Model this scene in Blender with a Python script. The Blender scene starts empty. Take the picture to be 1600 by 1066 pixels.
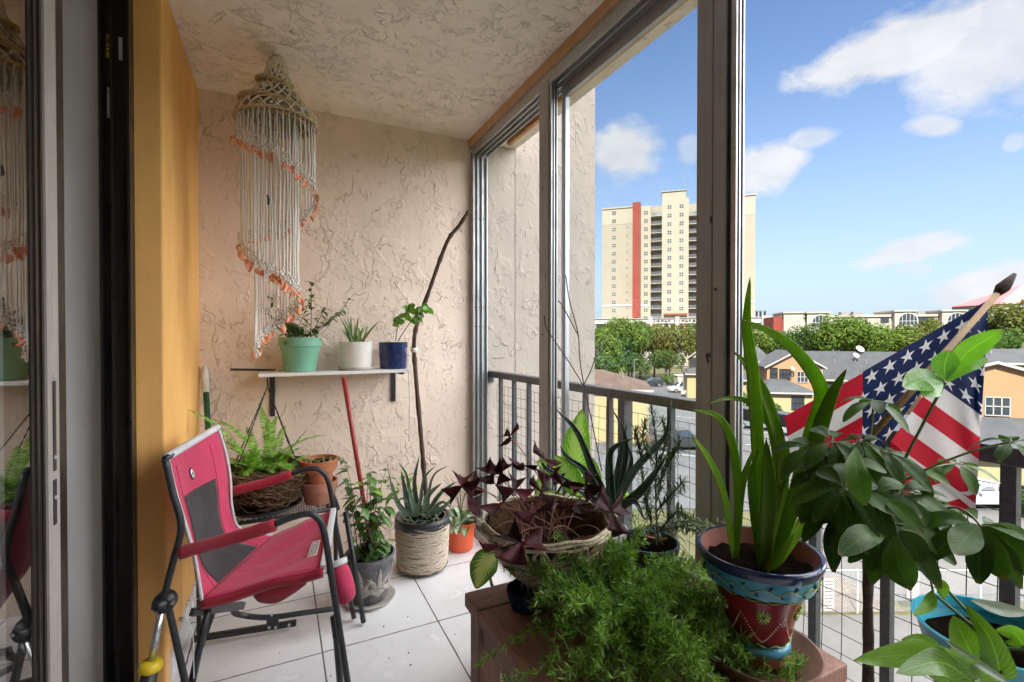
import bpy, math, random
from mathutils import Vector as V, Matrix, noise
PI = math.pi
SC = bpy.context.scene
COL = SC.collection
R = random.Random(7)
# ---------------------------------------------------------------- camera
EYE = V((0, 0, 1.22)); F_PX = 745.0; YAW = math.radians(26.1); PITCH = math.radians(0.6)
FW = V((math.sin(YAW)*math.cos(PITCH), math.cos(YAW)*math.cos(PITCH), -math.sin(PITCH)))
RT = V((math.cos(YAW), -math.sin(YAW), 0)); UP = RT.cross(FW)
def P(u, v, d):            # the world point seen at photo pixel (u, v), d metres ahead
    return EYE + (FW + RT*((u-800)/F_PX) + UP*((533-v)/F_PX))*d
def ray(u, v): return FW + RT*((u-800)/F_PX) + UP*((533-v)/F_PX)
def PZ(u, v, z): r = ray(u, v); return EYE + r*((z-EYE.z)/r.z)
def PY(u, v, y): r = ray(u, v); return EYE + r*(y/r.y)
def PX(u, v, x): r = ray(u, v); return EYE + r*(x/r.x)
cam = bpy.data.cameras.new('camera'); co = bpy.data.objects.new('camera', cam); COL.objects.link(co)
co.location = EYE; co.rotation_euler = FW.to_track_quat('-Z', 'Y').to_euler()
cam.sensor_width = 36; cam.lens = 36*F_PX/1600; cam.clip_start = .02; cam.clip_end = 5000
SC.camera = co
# ---------------------------------------------------------------- mesh builder
def frame(d, ref=V((0, 0, 1))):
    d = d.normalized()
    if abs(d.dot(ref)) > .98: ref = V((1, 0, 0))
    a = d.cross(ref).normalized(); return a, a.cross(d).normalized()
class MB:
    def __init__(s): s.v = []; s.f = []; s.m = []; s.uv = {}; s.cur = 0
    def add(s, vs, fs, uvs=None):
        o = len(s.v); s.v += [V(x) for x in vs]
        for i, f in enumerate(fs):
            if uvs: s.uv[len(s.f)] = [uvs[k] for k in f]
            s.f.append([o+k for k in f]); s.m.append(s.cur)
        return s
    def box(s, lo, hi):
        x0, y0, z0 = lo; x1, y1, z1 = hi
        return s.add([(x0,y0,z0),(x1,y0,z0),(x1,y1,z0),(x0,y1,z0),(x0,y0,z1),(x1,y0,z1),(x1,y1,z1),(x0,y1,z1)],
              [(0,3,2,1),(4,5,6,7),(0,1,5,4),(1,2,6,5),(2,3,7,6),(3,0,4,7)])
    def obox(s, c, ax, ay, az):       # oriented box: centre and three half-axis vectors
        c = V(c); pts = [c+ax*i+ay*j+az*k for k in (-1,1) for j in (-1,1) for i in (-1,1)]
        return s.add(pts, [(0,2,3,1),(4,5,7,6),(0,1,5,4),(1,3,7,5),(3,2,6,7),(2,0,4,6)])
    def bar(s, p0, p1, w, h, ref=V((0,0,1))):
        p0 = V(p0); p1 = V(p1); d = (p1-p0); a, b = frame(d, ref)
        return s.obox((p0+p1)/2, d/2, a*(w/2), b*(h/2))
    def tube(s, pts, r, n=8, cap=True):
        pts = [V(p) for p in pts]; m = len(pts)
        rs = r if isinstance(r, (list, tuple)) else [r]*m
        a = None; vs = []
        for i, p in enumerate(pts):
            d = (pts[min(i+1, m-1)]-pts[max(i-1, 0)])
            if d.length < 1e-9: d = V((0,0,1))
            d.normalize()
            if a is None: a, b = frame(d)
            else:
                a = (a - d*a.dot(d))
                if a.length < 1e-6: a, b = frame(d)
                a.normalize(); b = a.cross(d).normalized()
            for k in range(n):
                t = 2*PI*k/n; vs.append(p+(a*math.cos(t)+b*math.sin(t))*rs[i])
        fs = [(i*n+k, i*n+(k+1)%n, (i+1)*n+(k+1)%n, (i+1)*n+k) for i in range(m-1) for k in range(n)]
        if cap: fs += [tuple(range(n))[::-1], tuple((m-1)*n+k for k in range(n))]
        return s.add(vs, fs)
    def lathe(s, prof, c=(0,0,0), n=32, squash=None, rfun=None):   # prof: (radius, z) list
        c = V(c); vs = []; uvs = []
        L = len(prof)
        for i, (r, z) in enumerate(prof):
            for k in range(n):
                t = 2*PI*k/n; q = r*(rfun(t, z) if rfun else 1)
                vs.append(c+V((q*math.cos(t), q*math.sin(t), z)))
        fs = [(i*n+k, i*n+(k+1)%n, (i+1)*n+(k+1)%n, (i+1)*n+k) for i in range(L-1) for k in range(n)]
        return s.add(vs, fs)
    def disc(s, c, r, n=24, z=0, bump=0):
        c = V(c); rings = 4; vs = [c+V((0,0,z))]
        for j in range(1, rings+1):
            for k in range(n):
                t = 2*PI*k/n; q = r*j/rings
                vs.append(c+V((q*math.cos(t), q*math.sin(t), z+R.uniform(-bump, bump))))
        fs = [(0, 1+k, 1+(k+1)%n) for k in range(n)]
        for j in range(rings-1):
            for k in range(n):
                a = 1+j*n; fs.append((a+k, a+n+k, a+n+(k+1)%n, a+(k+1)%n))
        return s.add(vs, fs)
    def grid(s, rows, uv=None, closed=False):
        h = len(rows); w = len(rows[0]); vs = [p for r in rows for p in r]
        fs = [(i*w+j, i*w+j+1, (i+1)*w+j+1, (i+1)*w+j) for i in range(h-1) for j in range(w-1)]
        us = None
        if uv: us = [uv(i/(h-1), j/(w-1)) for i in range(h) for j in range(w)]
        return s.add(vs, fs, us)
    def sphere(s, c, r, n=10, sc=(1,1,1), jit=0):
        c = V(c); vs = []; m = n//2+1
        for i in range(m+1):
            ph = PI*i/m
            for k in range(n):
                t = 2*PI*k/n; q = r*(1+R.uniform(-jit, jit))
                vs.append(c+V((q*math.sin(ph)*math.cos(t)*sc[0], q*math.sin(ph)*math.sin(t)*sc[1], q*math.cos(ph)*sc[2])))
        return s.add(vs, [(i*n+k, (i+1)*n+k, (i+1)*n+(k+1)%n, i*n+(k+1)%n) for i in range(m) for k in range(n)])
    def leaf(s, path, up, width, prof, fold=.15, cols=2):
        # path: list of points from base to tip; prof(t)->relative half width; folded along the midrib
        pts = [V(p) for p in path]; m = len(pts); rows = []
        for i, p in enumerate(pts):
            d = (pts[min(i+1, m-1)]-pts[max(i-1, 0)]).normalized()
            a = d.cross(up)
            if a.length < 1e-5: a = d.cross(V((1,0,.1)))
            a.normalize(); nrm = a.cross(d).normalized()
            w = width*prof(i/(m-1)); row = []; w *= 1+.05*noise.noise(p*90); rp = .10*w; sd = p*37
            for j in range(-cols, cols+1):
                q = j/cols; row.append(p+a*(w*q)+nrm*(abs(q)**1.3*w*fold+rp*abs(q)*noise.noise(sd+V((q*3, 0, i*.45)))*2))
            rows.append(row)
        return s.grid(rows, uv=lambda a, b: (b, a))
    def build(s, name, mat, parent=None, smooth=False, bevel=0, solid=0):
        root = parent
        while root is not None and root.parent is not None: root = root.parent
        off = root.location if root is not None else V((0,0,0))
        me = bpy.data.meshes.new(name)
        me.from_pydata([tuple(p-off) for p in s.v], [], s.f)
        mats = mat if isinstance(mat, (list, tuple)) else [mat]
        for m in mats: me.materials.append(m)
        if len(mats) > 1: me.polygons.foreach_set('material_index', s.m)
        if s.uv:
            ul = me.uv_layers.new(name='UVMap')
            for i, p in enumerate(me.polygons):
                if i in s.uv:
                    for k, li in enumerate(p.loop_indices): ul.data[li].uv = s.uv[i][k]
        if smooth: me.polygons.foreach_set('use_smooth', [True]*len(me.polygons))
        me.update()
        o = bpy.data.objects.new(name, me); COL.objects.link(o)
        if parent is not None: o.parent = parent
        if solid:
            md = o.modifiers.new('solid', 'SOLIDIFY'); md.thickness = solid; md.offset = 0
        if bevel:
            md = o.modifiers.new('bevel', 'BEVEL'); md.width = bevel; md.segments = 2; md.limit_method = 'ANGLE'
        return o
def tag(o, label=None, cat=None, group=None, kind=None):
    if label: o['label'] = label
    if cat: o['category'] = cat
    if group: o['group'] = group
    if kind: o['kind'] = kind
    return o
def thing(name, label, cat, loc=(0,0,0), group=None):
    o = bpy.data.objects.new(name, None); COL.objects.link(o); o.location = V(loc); o.empty_display_size = .1
    return tag(o, label, cat, group)
def struct(name, mb, mat, **k): return tag(mb.build(name, mat, **k), kind='structure')
def copy_tree(o, parent=None):
    c = o.copy(); COL.objects.link(c); c.parent = parent
    for ch in list(o.children): copy_tree(ch, c)
    return c
def bez(p0, p1, p2, n=8):
    p0, p1, p2 = V(p0), V(p1), V(p2)
    return [p0*(1-t)**2+p1*(2*t*(1-t))+p2*t*t for t in [i/n for i in range(n+1)]]
def spline(pts, n=6):          # Catmull-Rom through the points
    p = [V(x) for x in pts]; p = [p[0]*2-p[1]]+p+[p[-1]*2-p[-2]]; out = []
    for i in range(1, len(p)-2):
        for k in range(n):
            t = k/n; a, b, c, d = p[i-1], p[i], p[i+1], p[i+2]
            out.append(.5*((2*b)+(c-a)*t+(2*a-5*b+4*c-d)*t*t+(3*b-a-3*c+d)*t**3))
    return out+[p[-2]]
# ---------------------------------------------------------------- materials
class NT:
    def __init__(s, name):
        s.mat = bpy.data.materials.new(name); s.mat.use_nodes = True; s.t = s.mat.node_tree; s.t.nodes.clear()
        s.out = s.n('ShaderNodeOutputMaterial')
    def n(s, typ, **k):
        nd = s.t.nodes.new(typ)
        for a, b in k.items():
            if a.startswith('i_'): s.set(nd.inputs[a[2:].replace('_', ' ')], b)
            else: setattr(nd, a, b)
        return nd
    def set(s, sock, val):
        if isinstance(val, bpy.types.NodeSocket): s.t.links.new(val, sock)
        else:
            if hasattr(sock.default_value, '__len__') and not hasattr(val, '__len__'): val = [val]*len(sock.default_value)
            if hasattr(val, '__len__') and len(val) == 3 and len(sock.default_value) == 4: val = (*val, 1)
            sock.default_value = val
    def math(s, op, a, b=None, c=None, clamp=False):
        nd = s.n('ShaderNodeMath', operation=op, use_clamp=clamp); s.set(nd.inputs[0], a)
        if b is not None: s.set(nd.inputs[1], b)
        if c is not None: s.set(nd.inputs[2], c)
        return nd.outputs[0]
    def mix(s, f, a, b, mode='MIX'):
        nd = s.n('ShaderNodeMix', data_type='RGBA', blend_type=mode)
        s.set(nd.inputs[0], f); s.set(nd.inputs[6], a); s.set(nd.inputs[7], b); return nd.outputs[2]
    def ramp(s, f, lo, hi, a=0., b=1.):
        nd = s.n('ShaderNodeMapRange'); s.set(nd.inputs[0], f)
        for i, q in zip((1,2,3,4), (lo, hi, a, b)): s.set(nd.inputs[i], q)
        return nd.outputs[0]
    def noise(s, vec, scale, detail=4, rough=.5, dist=0, out=0):
        nd = s.n('ShaderNodeTexNoise'); 
        if vec is not None: s.set(nd.inputs['Vector'], vec)
        for k, q in (('Scale', scale), ('Detail', detail), ('Roughness', rough), ('Distortion', dist)): s.set(nd.inputs[k], q)
        return nd.outputs[out]
    def coord(s, which='Object'): return s.n('ShaderNodeTexCoord').outputs[which]
    def mapv(s, vec, scale=(1,1,1), loc=(0,0,0), rot=(0,0,0)):
        nd = s.n('ShaderNodeMapping'); s.set(nd.inputs[0], vec); nd.inputs[1].default_value = loc
        nd.inputs[2].default_value = rot; nd.inputs[3].default_value = scale; return nd.outputs[0]
    def bsdf(s, col, rough=.6, metal=0, bump=None, bstr=.3, bdist=.01, spec=.5, **k):
        nd = s.n('ShaderNodeBsdfPrincipled'); s.set(nd.inputs['Base Color'], col); s.set(nd.inputs['Roughness'], rough)
        s.set(nd.inputs['Metallic'], metal); s.set(nd.inputs['Specular IOR Level'], spec)
        for a, b in k.items(): s.set(nd.inputs[a.replace('_', ' ')], b)
        if bump is not None:
            bn = s.n('ShaderNodeBump'); s.set(bn.inputs['Height'], bump); bn.inputs['Strength'].default_value = bstr
            bn.inputs['Distance'].default_value = bdist; s.t.links.new(bn.outputs[0], nd.inputs['Normal'])
        return nd.outputs[0]
    def end(s, sh): s.t.links.new(sh, s.out.inputs[0]); return s.mat
def C(*a): return tuple(a)
def simple(name, col, rough=.6, metal=0, var=.12, scale=30, bump=.0, bdist=.002, spec=.5, **k):
    n = NT(name); co_ = n.coord(); f = n.noise(co_, scale, 5, .6)
    c = n.mix(n.ramp(f, .3, .7), [x*(1-var) for x in col], [min(1, x*(1+var)) for x in col])
    r = n.ramp(n.noise(co_, scale*.6, 3), .3, .7, max(.02, rough-.08), min(1, rough+.08))
    return n.end(n.bsdf(c, r, metal, f if bump else None, bump, bdist, spec, **k))
def leafmat(name, col, col2=None, rough=.4, trans=.3, var=.25, spec=.5, centre=None, rib=False):
    # per-leaf tint, light passing through, optional pale middle
    n = NT(name); geo = n.n('ShaderNodeNewGeometry'); isl = geo.outputs['Random Per Island']
    col2 = col2 or tuple(x*1.5 for x in col)
    c = n.mix(isl, [x*(1-var) for x in col], [min(1, x*(1+var)) for x in col2])
    nz = n.noise(n.coord(), 60, 3); c = n.mix(n.ramp(nz, .35, .75, 0, .35), c, [x*.6 for x in col])
    if centre or rib:
        uv = n.n('ShaderNodeSeparateXYZ'); n.set(uv.inputs[0], n.coord('UV'))
        q = n.math('ABSOLUTE', n.math('SUBTRACT', uv.outputs[0], .5))
        if centre:
            veins = n.math('SINE', n.math('ADD', n.math('MULTIPLY', uv.outputs[1], 60), n.math('MULTIPLY', q, -40)))
            e = n.math('ADD', q, n.math('MULTIPLY', veins, .09)); e = n.math('ADD', e, n.math('MULTIPLY', n.math('SUBTRACT', nz, .5), .3))
            c = n.mix(n.ramp(e, .16, .36, 1, 0), c, centre)
        if rib: c = n.mix(n.ramp(q, .0, .03, .5, 0), c, [min(1, x*2.2) for x in col2])
    uv2 = n.n('ShaderNodeSeparateXYZ'); n.set(uv2.inputs[0], n.coord('UV')); y_ = uv2.outputs[1]; xq = n.math('ABSOLUTE', n.math('SUBTRACT', uv2.outputs[0], .5))
    nb_ = n.noise(n.coord(), 35, 4, .65)
    tip = n.ramp(n.math('ADD', y_, n.math('MULTIPLY', n.math('SUBTRACT', nb_, .5), .22)), .93, 1.0, 0, .75); c = n.mix(tip, c, (.16, .10, .035, 1))
    edge = n.ramp(n.math('ADD', xq, n.math('MULTIPLY', n.math('SUBTRACT', nb_, .5), .3)), .50, .58, 0, .5); c = n.mix(n.math('MULTIPLY', edge, n.math('GREATER_THAN', y_, .001)), c, (.17, .15, .045, 1))
    c = n.mix(n.ramp(n.noise(n.coord(), 140, 2, .6), .70, .76, 0, .35), c, [min(1, x*1.6+.03) for x in col]); hb = nz
    if rib:
        sv = n.math('SINE', n.math('MULTIPLY', n.math('SUBTRACT', y_, n.math('MULTIPLY', xq, .55)), 75)); vn = n.ramp(sv, .86, 1.0); c = n.mix(n.math('MULTIPLY', vn, .28), c, [min(1, x*1.9) for x in col2]); hb = n.math('SUBTRACT', nz, n.math('MULTIPLY', vn, .5))
        dust = n.ramp(n.noise(n.coord(), 12, 4, .6), .5, .75, 0, .05); c = n.mix(dust, c, (.30, .30, .25, 1))
    p = n.bsdf(c, n.ramp(nb_, .3, .7, max(.05, rough-.08), rough+.15), 0, hb, .35, .0015, spec)
    tr = n.n('ShaderNodeBsdfTranslucent'); n.set(tr.inputs[0], n.mix(.5, c, n.mix(1, c, (1.6, 1.9, .5, 1), 'MULTIPLY')))
    mx = n.n('ShaderNodeMixShader'); mx.inputs[0].default_value = trans
    n.t.links.new(p, mx.inputs[1]); n.t.links.new(tr.outputs[0], mx.inputs[2])
    return n.end(mx.outputs[0])
def stucco(name, col, scale=1.0, ridge=1.0, dirt=.15, vert=True):
    # hand-trowelled stucco: smooth patches broken by short curled ridges
    n = NT(name); o = n.coord(); ov = n.mapv(o, (1, 1, .62)) if vert else o
    h = None
    for i, (sc_, th, am) in enumerate(((5.5, .016, 1.), (9, .020, .8), (8, .020, .9))):
        q = n.noise(n.mapv(ov, (1, 1, 1), (3.7*i, 1.3*i, 5.1*i)), sc_*scale, 3.5, .55, .5)
        e = n.ramp(n.math('ABSOLUTE', n.math('SUBTRACT', q, .5)), 0, th*.8, 1, 0)
        st = n.ramp(q, .5-th*.6, .5+th*.6, 0, .45)
        mk = n.ramp(n.noise(n.mapv(o, (1, 1, 1), (7.7*i+2, 0, 3*i)), 7.5*scale, 2.5, .55), .50, .60); mk = n.math('MULTIPLY', mk, n.ramp(n.noise(n.mapv(o, (1, 1, 1), (i, 5, 2)), 2.3, 3, .5), .40, .58, .18, 1.15))
        t_ = n.math('MULTIPLY', n.math('MULTIPLY', n.math('ADD', e, st), mk), am*ridge); h = t_ if h is None else n.math('ADD', h, t_)
    lo = n.noise(o, 4*scale, 4, .55); fine = n.noise(o, 70*scale, 4, .6)
    h = n.math('ADD', h, n.math('ADD', n.math('MULTIPLY', lo, .5), n.math('MULTIPLY', fine, .10)))
    c = n.mix(n.ramp(lo, .3, .7), [x*.95 for x in col], [min(1, x*1.04) for x in col])
    c = n.mix(n.math('MULTIPLY', n.ramp(n.noise(o, 1.3, 4, .6), .5, .75), dirt), c, [x*.72 for x in col])
    c = n.mix(n.ramp(n.noise(n.mapv(o, (2.5, 2.5, .35), (3, 1, 2)), 2, 5, .65), .56, .72, 0, dirt*1.3), c, [x*q for x, q in zip(col, (.74, .72, .70))])
    c = n.mix(n.ramp(n.noise(o, 2.6, 2, .4), .54, .57, 0, .10), c, [min(1, x*1.1) for x in col])
    return n.end(n.bsdf(c, .85, 0, h, 1.0, .0058, .25))
def brushed(name, col, rough=.4, metal=.85, streak=(60, 60, 2)):
    n = NT(name); o = n.coord(); f = n.noise(n.mapv(o, streak), 3, 4, .6); d = n.noise(o, 7, 5, .65)
    c = n.mix(n.ramp(f, .3, .7), [x*.85 for x in col], [min(1, x*1.1) for x in col])
    c = n.mix(n.ramp(d, .58, .75, 0, .4), c, [x*.5 for x in col])
    return n.end(n.bsdf(c, n.ramp(d, .3, .7, rough-.1, rough+.15), metal, f, .05, .002))
M = {}
# ================================================================ sky, sun, balcony shell
def make_world():
    w = bpy.data.worlds.new('World'); SC.world = w; w.use_nodes = True
    n = NT.__new__(NT); n.t = w.node_tree; n.t.nodes.clear(); out = n.n('ShaderNodeOutputWorld')
    sky = n.n('ShaderNodeTexSky', sky_type='NISHITA'); sky.sun_disc = False
    sky.sun_elevation = SUN_EL; sky.sun_rotation = SUN_AZ; sky.air_density = 1.0; sky.dust_density = .6; sky.ozone_density = 1.5
    d = n.coord('Generated'); s = n.n('ShaderNodeSeparateXYZ'); n.set(s.inputs[0], d)
    x, y, z = s.outputs
    az = n.math('ARCTAN2', x, y); el = n.math('ARCSINE', z)
    nz = n.noise(n.mapv(d, (1, 1, 1.7)), 11, 7, .55, .15); nz2 = n.noise(n.mapv(d, (1, 1, 1.8)), 3.2, 6, .6, .2)
    tot = None
    for (u, v, ru, rv, rot, st) in CLOUDS:
        q = ray(u, v).normalized(); a0 = math.atan2(q.x, q.y); e0 = math.asin(q.z)
        da = n.math('MULTIPLY', n.math('SUBTRACT', az, a0), math.cos(e0)); de = n.math('SUBTRACT', el, e0)
        c_, s_ = math.cos(rot), math.sin(rot)
        p = n.math('MULTIPLY', n.math('ADD', n.math('MULTIPLY', da, c_), n.math('MULTIPLY', de, s_)), 1/ru)
        r = n.math('MULTIPLY', n.math('ADD', n.math('MULTIPLY', da, -s_), n.math('MULTIPLY', de, c_)), 1/rv)
        dd = n.math('SQRT', n.math('ADD', n.math('MULTIPLY', p, p), n.math('MULTIPLY', r, r)))
        m = n.math('ADD', n.math('SUBTRACT', 1, dd), n.math('MULTIPLY', n.math('SUBTRACT', nz, .5), 1.5))
        m = n.math('MULTIPLY', n.ramp(m, .06, .46), st)
        tot = m if tot is None else n.math('MAXIMUM', tot, m)
    # fill cloud out of view, overhead and to the right
    # added far brighter than the visible clouds, to light the balcony
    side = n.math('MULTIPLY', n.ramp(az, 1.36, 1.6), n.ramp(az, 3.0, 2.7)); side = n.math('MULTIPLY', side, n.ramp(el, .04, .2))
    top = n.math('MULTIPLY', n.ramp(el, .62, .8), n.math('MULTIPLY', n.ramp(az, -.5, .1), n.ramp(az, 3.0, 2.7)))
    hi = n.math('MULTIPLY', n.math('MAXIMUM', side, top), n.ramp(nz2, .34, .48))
    thin = n.math('MULTIPLY', n.ramp(nz2, .5, .85), n.ramp(el, .45, .1, 0, .3))
    tot = n.math('MAXIMUM', tot, thin)
    tot = n.math('MULTIPLY', tot, n.ramp(el, -.02, .02))
    shade = n.mix(n.ramp(nz, .35, .75), CLOUD_DARK, CLOUD_LIT)
    haze = n.ramp(el, .62, 0, 0, 1); haze = n.math('MULTIPLY', n.math('MULTIPLY', haze, haze), HAZE)
    base = n.mix(1, sky.outputs[0], SKY_TINT, 'MULTIPLY')
    base = n.mix(haze, base, HAZE_COL)
    col = n.mix(n.math('MULTIPLY', tot, .93), base, shade)
    col = n.mix(hi, col, FILL_CLOUD)
    bg = n.n('ShaderNodeBackground'); n.set(bg.inputs[0], col); bg.inputs[1].default_value = SKY_STR
    n.t.links.new(bg.outputs[0], out.inputs[0])
    L = bpy.data.lights.new('sun', 'SUN'); L.energy = SUN_STR; L.angle = math.radians(.5); L.color = (1, .95, .86)
    o = bpy.data.objects.new('sun', L); COL.objects.link(o)
    td = V((math.sin(SUN_AZ)*math.cos(SUN_EL), math.cos(SUN_AZ)*math.cos(SUN_EL), math.sin(SUN_EL)))
    o.rotation_euler = (td).to_track_quat('Z', 'Y').to_euler(); o.location = (0, 0, 40)
SUN_EL = math.radians(50); SUN_AZ = math.radians(228); SUN_STR = 2.0; SKY_STR = .15
SKY_TINT = (.150, .165, .188, 1); HAZE = 1.0; HAZE_COL = (.52, .64, .78, 1); CLOUD_LIT = (.84, .84, .85, 1); CLOUD_DARK = (.66, .68, .72, 1)
FILL_CLOUD = (7.6, 7.6, 7.75, 1)  # radiance of the added fill cloud outside the view
CLOUDS = [(1400, 72, .17, .052, .16, 1), (1590, 50, .13, .11, .2, .9), (975, 235, .085, .062, -.15, 1), (1195, 262, .075, .05, .05, .95),
          (1270, 215, .05, .02, .05, .7), (1460, 198, .042, .020, -.3, .85), (1585, 222, .014, .014, 0, .5), (1425, 390, .075, .026, .22, .9),
          (1425, 422, .03, .014, 0, .6), (1545, 450, .10, .035, .25, .95), (1530, 105, .04, .014, .1, .6), (1080, 232, .03, .03, 0, .5)]
make_world()
SC.view_settings.view_transform = 'Standard'; SC.view_settings.look = 'None'; SC.view_settings.exposure = 3.0; SC.view_settings.gamma = 1
SC.cycles.use_denoising = True; SC.cycles.max_bounces = 10; SC.cycles.diffuse_bounces = 6; SC.cycles.transparent_max_bounces = 16
SC.cycles.sample_clamp_indirect = 6; SC.cycles.caustics_reflective = False; SC.cycles.caustics_refractive = False

WX, BY, LX, CZ = 1.083, 2.80, -.352, 2.44     # glazing line, back wall, left wall, ceiling
M['stucco'] = stucco('peach stucco', (.81, .67, .565), 1.5, .95)
M['ceil'] = stucco('cream ceiling stucco', (.91, .835, .76), 1.6, 1.15, vert=False)
M['ext'] = stucco('outdoor stucco', (.47, .41, .36), 1.0, .9)
def ochre():
    n = NT('ochre wall paint'); o = n.coord(); f = n.noise(n.mapv(o, (1, 1, .4)), 9, 6, .65); g = n.noise(o, 160, 3, .6); w = n.noise(n.mapv(o, (3, 3, .5), (1, 2, 3)), 3, 5, .6)
    c = n.mix(n.ramp(f, .3, .7), (.78, .43, .135, 1), (.88, .50, .165, 1)); c = n.mix(n.ramp(w, .55, .75, 0, .35), c, (.60, .33, .12, 1)); c = n.mix(n.ramp(n.noise(o, 38, 4, .7), .68, .74, 0, .35), c, (.42, .24, .10, 1))
    return n.end(n.bsdf(c, n.ramp(w, .3, .7, .6, .8), 0, n.math('ADD', f, n.math('MULTIPLY', g, .4)), .35, .004, .3))
M['orange'] = ochre()
M['white'] = simple('white painted plaster', (.9, .91, .92), .7, 0, .03, 6, .05)
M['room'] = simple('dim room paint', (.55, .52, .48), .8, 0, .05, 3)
M['bronze'] = brushed('dark bronze aluminium', (.028, .024, .021), .35, .3)
M['bronze2'] = brushed('brown anodised aluminium', (.40, .40, .41), .5, .2, (25, 25, 1))
M['alu'] = brushed('weathered aluminium', (.52, .53, .54), .42, .75)
M['aludark'] = brushed('shadow gap aluminium', (.05, .05, .055), .5, .4)
M['wood'] = simple('tan painted wood', (.55, .34, .18), .6, 0, .15, 12, .2)
M['rail'] = simple('charcoal painted rail', (.075, .079, .09), .42, .1, .3, 60, .25, .001)
M['wire'] = simple('dark wire', (.012, .012, .012), .6)
def tile_mat():
    n = NT('white marble tile'); o = n.coord('Object'); s = n.n('ShaderNodeSeparateXYZ'); n.set(s.inputs[0], o)
    gs = []
    for ax, o0, sz in ((0, .1415, .461), (1, 1.955, .447)):
        q = n.math('FRACT', n.math('MULTIPLY', n.math('SUBTRACT', s.outputs[ax], o0+.0025-50*sz), 1/sz))
        gs.append(n.math('LESS_THAN', q, n.math('MULTIPLY', n.ramp(n.noise(o, 20, 3), .3, .7, .0048, .0072), 1/sz)))
    g = n.math('MAXIMUM', *gs)
    w = n.noise(o, 2.2, 6, .6, 1.6); vein = n.ramp(n.math('ABSOLUTE', n.math('SUBTRACT', w, .5)), 0, .035, 1, 0)
    vein = n.math('MULTIPLY', vein, n.ramp(n.noise(o, 3, 2), .45, .7))
    c = n.mix(n.math('MULTIPLY', vein, .35), (.76, .765, .78, 1), (.55, .55, .57, 1))
    c = n.mix(n.ramp(n.noise(o, 3.5, 6, .65), .45, .85, 0, .45), c, (.52, .49, .45, 1)); c = n.mix(n.ramp(n.noise(o, 9, 6, .75), .55, .9, 0, .18), c, (.42, .37, .31, 1))
    spk = n.ramp(n.noise(o, 55, 2, .5), .77, .80); c = n.mix(n.math('MULTIPLY', spk, .55), c, (.18, .16, .14, 1))
    c = n.mix(g, c, n.mix(n.noise(o, 6, 4), (.07, .065, .06, 1), (.20, .18, .15, 1)))
    h = n.math('SUBTRACT', 1, g)
    return n.end(n.bsdf(c, n.math('ADD', n.ramp(g, 0, 1, .16, .9), n.ramp(n.noise(o, 5, 5, .65), .3, .9, 0, .22), clamp=True), 0, h, .4, .002, .45))
M['tile'] = tile_mat()
# floor and ceiling slabs
struct('floor', MB().box((LX-.2, -1.6, -.16), (1.42, BY, 0)), M['tile'])
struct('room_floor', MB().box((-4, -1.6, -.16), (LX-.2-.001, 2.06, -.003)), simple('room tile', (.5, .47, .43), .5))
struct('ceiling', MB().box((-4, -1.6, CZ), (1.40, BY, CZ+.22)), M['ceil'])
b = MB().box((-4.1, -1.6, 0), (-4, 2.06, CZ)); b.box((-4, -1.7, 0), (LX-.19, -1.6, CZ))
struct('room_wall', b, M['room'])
tag(MB().box((-4, 2.03, 0), (-.5115, 2.2, CZ)).build('interior_wall', M['white']), 'white interior wall end seen through the open sliding door', 'wall')
tag(MB().box((LX, BY, -.16), (WX, BY+.15, CZ)).build('stucco_wall', M['stucco']), 'peach stucco back wall of the balcony behind the shelf', 'wall')
b = MB().box((-.509, 2.0, 0), (LX, BY+.1, CZ))
ow = tag(b.build('ochre_wall', M['orange'], bevel=.008), 'smooth ochre side wall between the door jamb and the stucco corner', 'wall')
MB().box((LX, 2.03, 0), (LX+.010, BY-.001, .10)).build('baseboard_tile', M['tile'], ow)
b = MB().box((WX+.012, BY, -8.79), (1.392, 9, 9)); b.box((1.396, BY, -8.79), (2.03, 9, 9))
tag(b.build('wing_wall', M['ext']), 'exterior stucco wing wall beyond the railing, blue sky along its edge', 'wall')
tag(MB().box((LX-.18, -1.72, 0), (1.40, -1.6, CZ)).build('end_wall', M['stucco']), 'stucco wall closing the near end of the balcony', 'wall')
b = MB().box((-9, -9, CZ+.225), (1.38, BY+.0, 6.2)); b.box((-9, -9, -8.79), (1.40, BY, -.165)); b.box((-9, 2.21, -.16), (-.54, 9, 6.2)); b.box((-9, -9, -.16), (1.4, -1.73, CZ+.22))
tag(b.build('apartment_block', M['ext']), 'own stucco apartment block that the balcony belongs to', 'building')
# header
tag(MB().box((1.068, -1.59, 2.396), (1.18, BY-.001, CZ-.001)).build('header_board', M['wood'], bevel=.003), 'tan wood header board along the ceiling above the window track', 'board')
tag(MB().box((1.25, -1.59, 2.375), (1.272, 2.62, CZ-.001)).build('fascia_board', simple('orange stained wood', (.60, .30, .12), .6)), 'orange outer fascia board seen under the window head', 'board')
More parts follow.
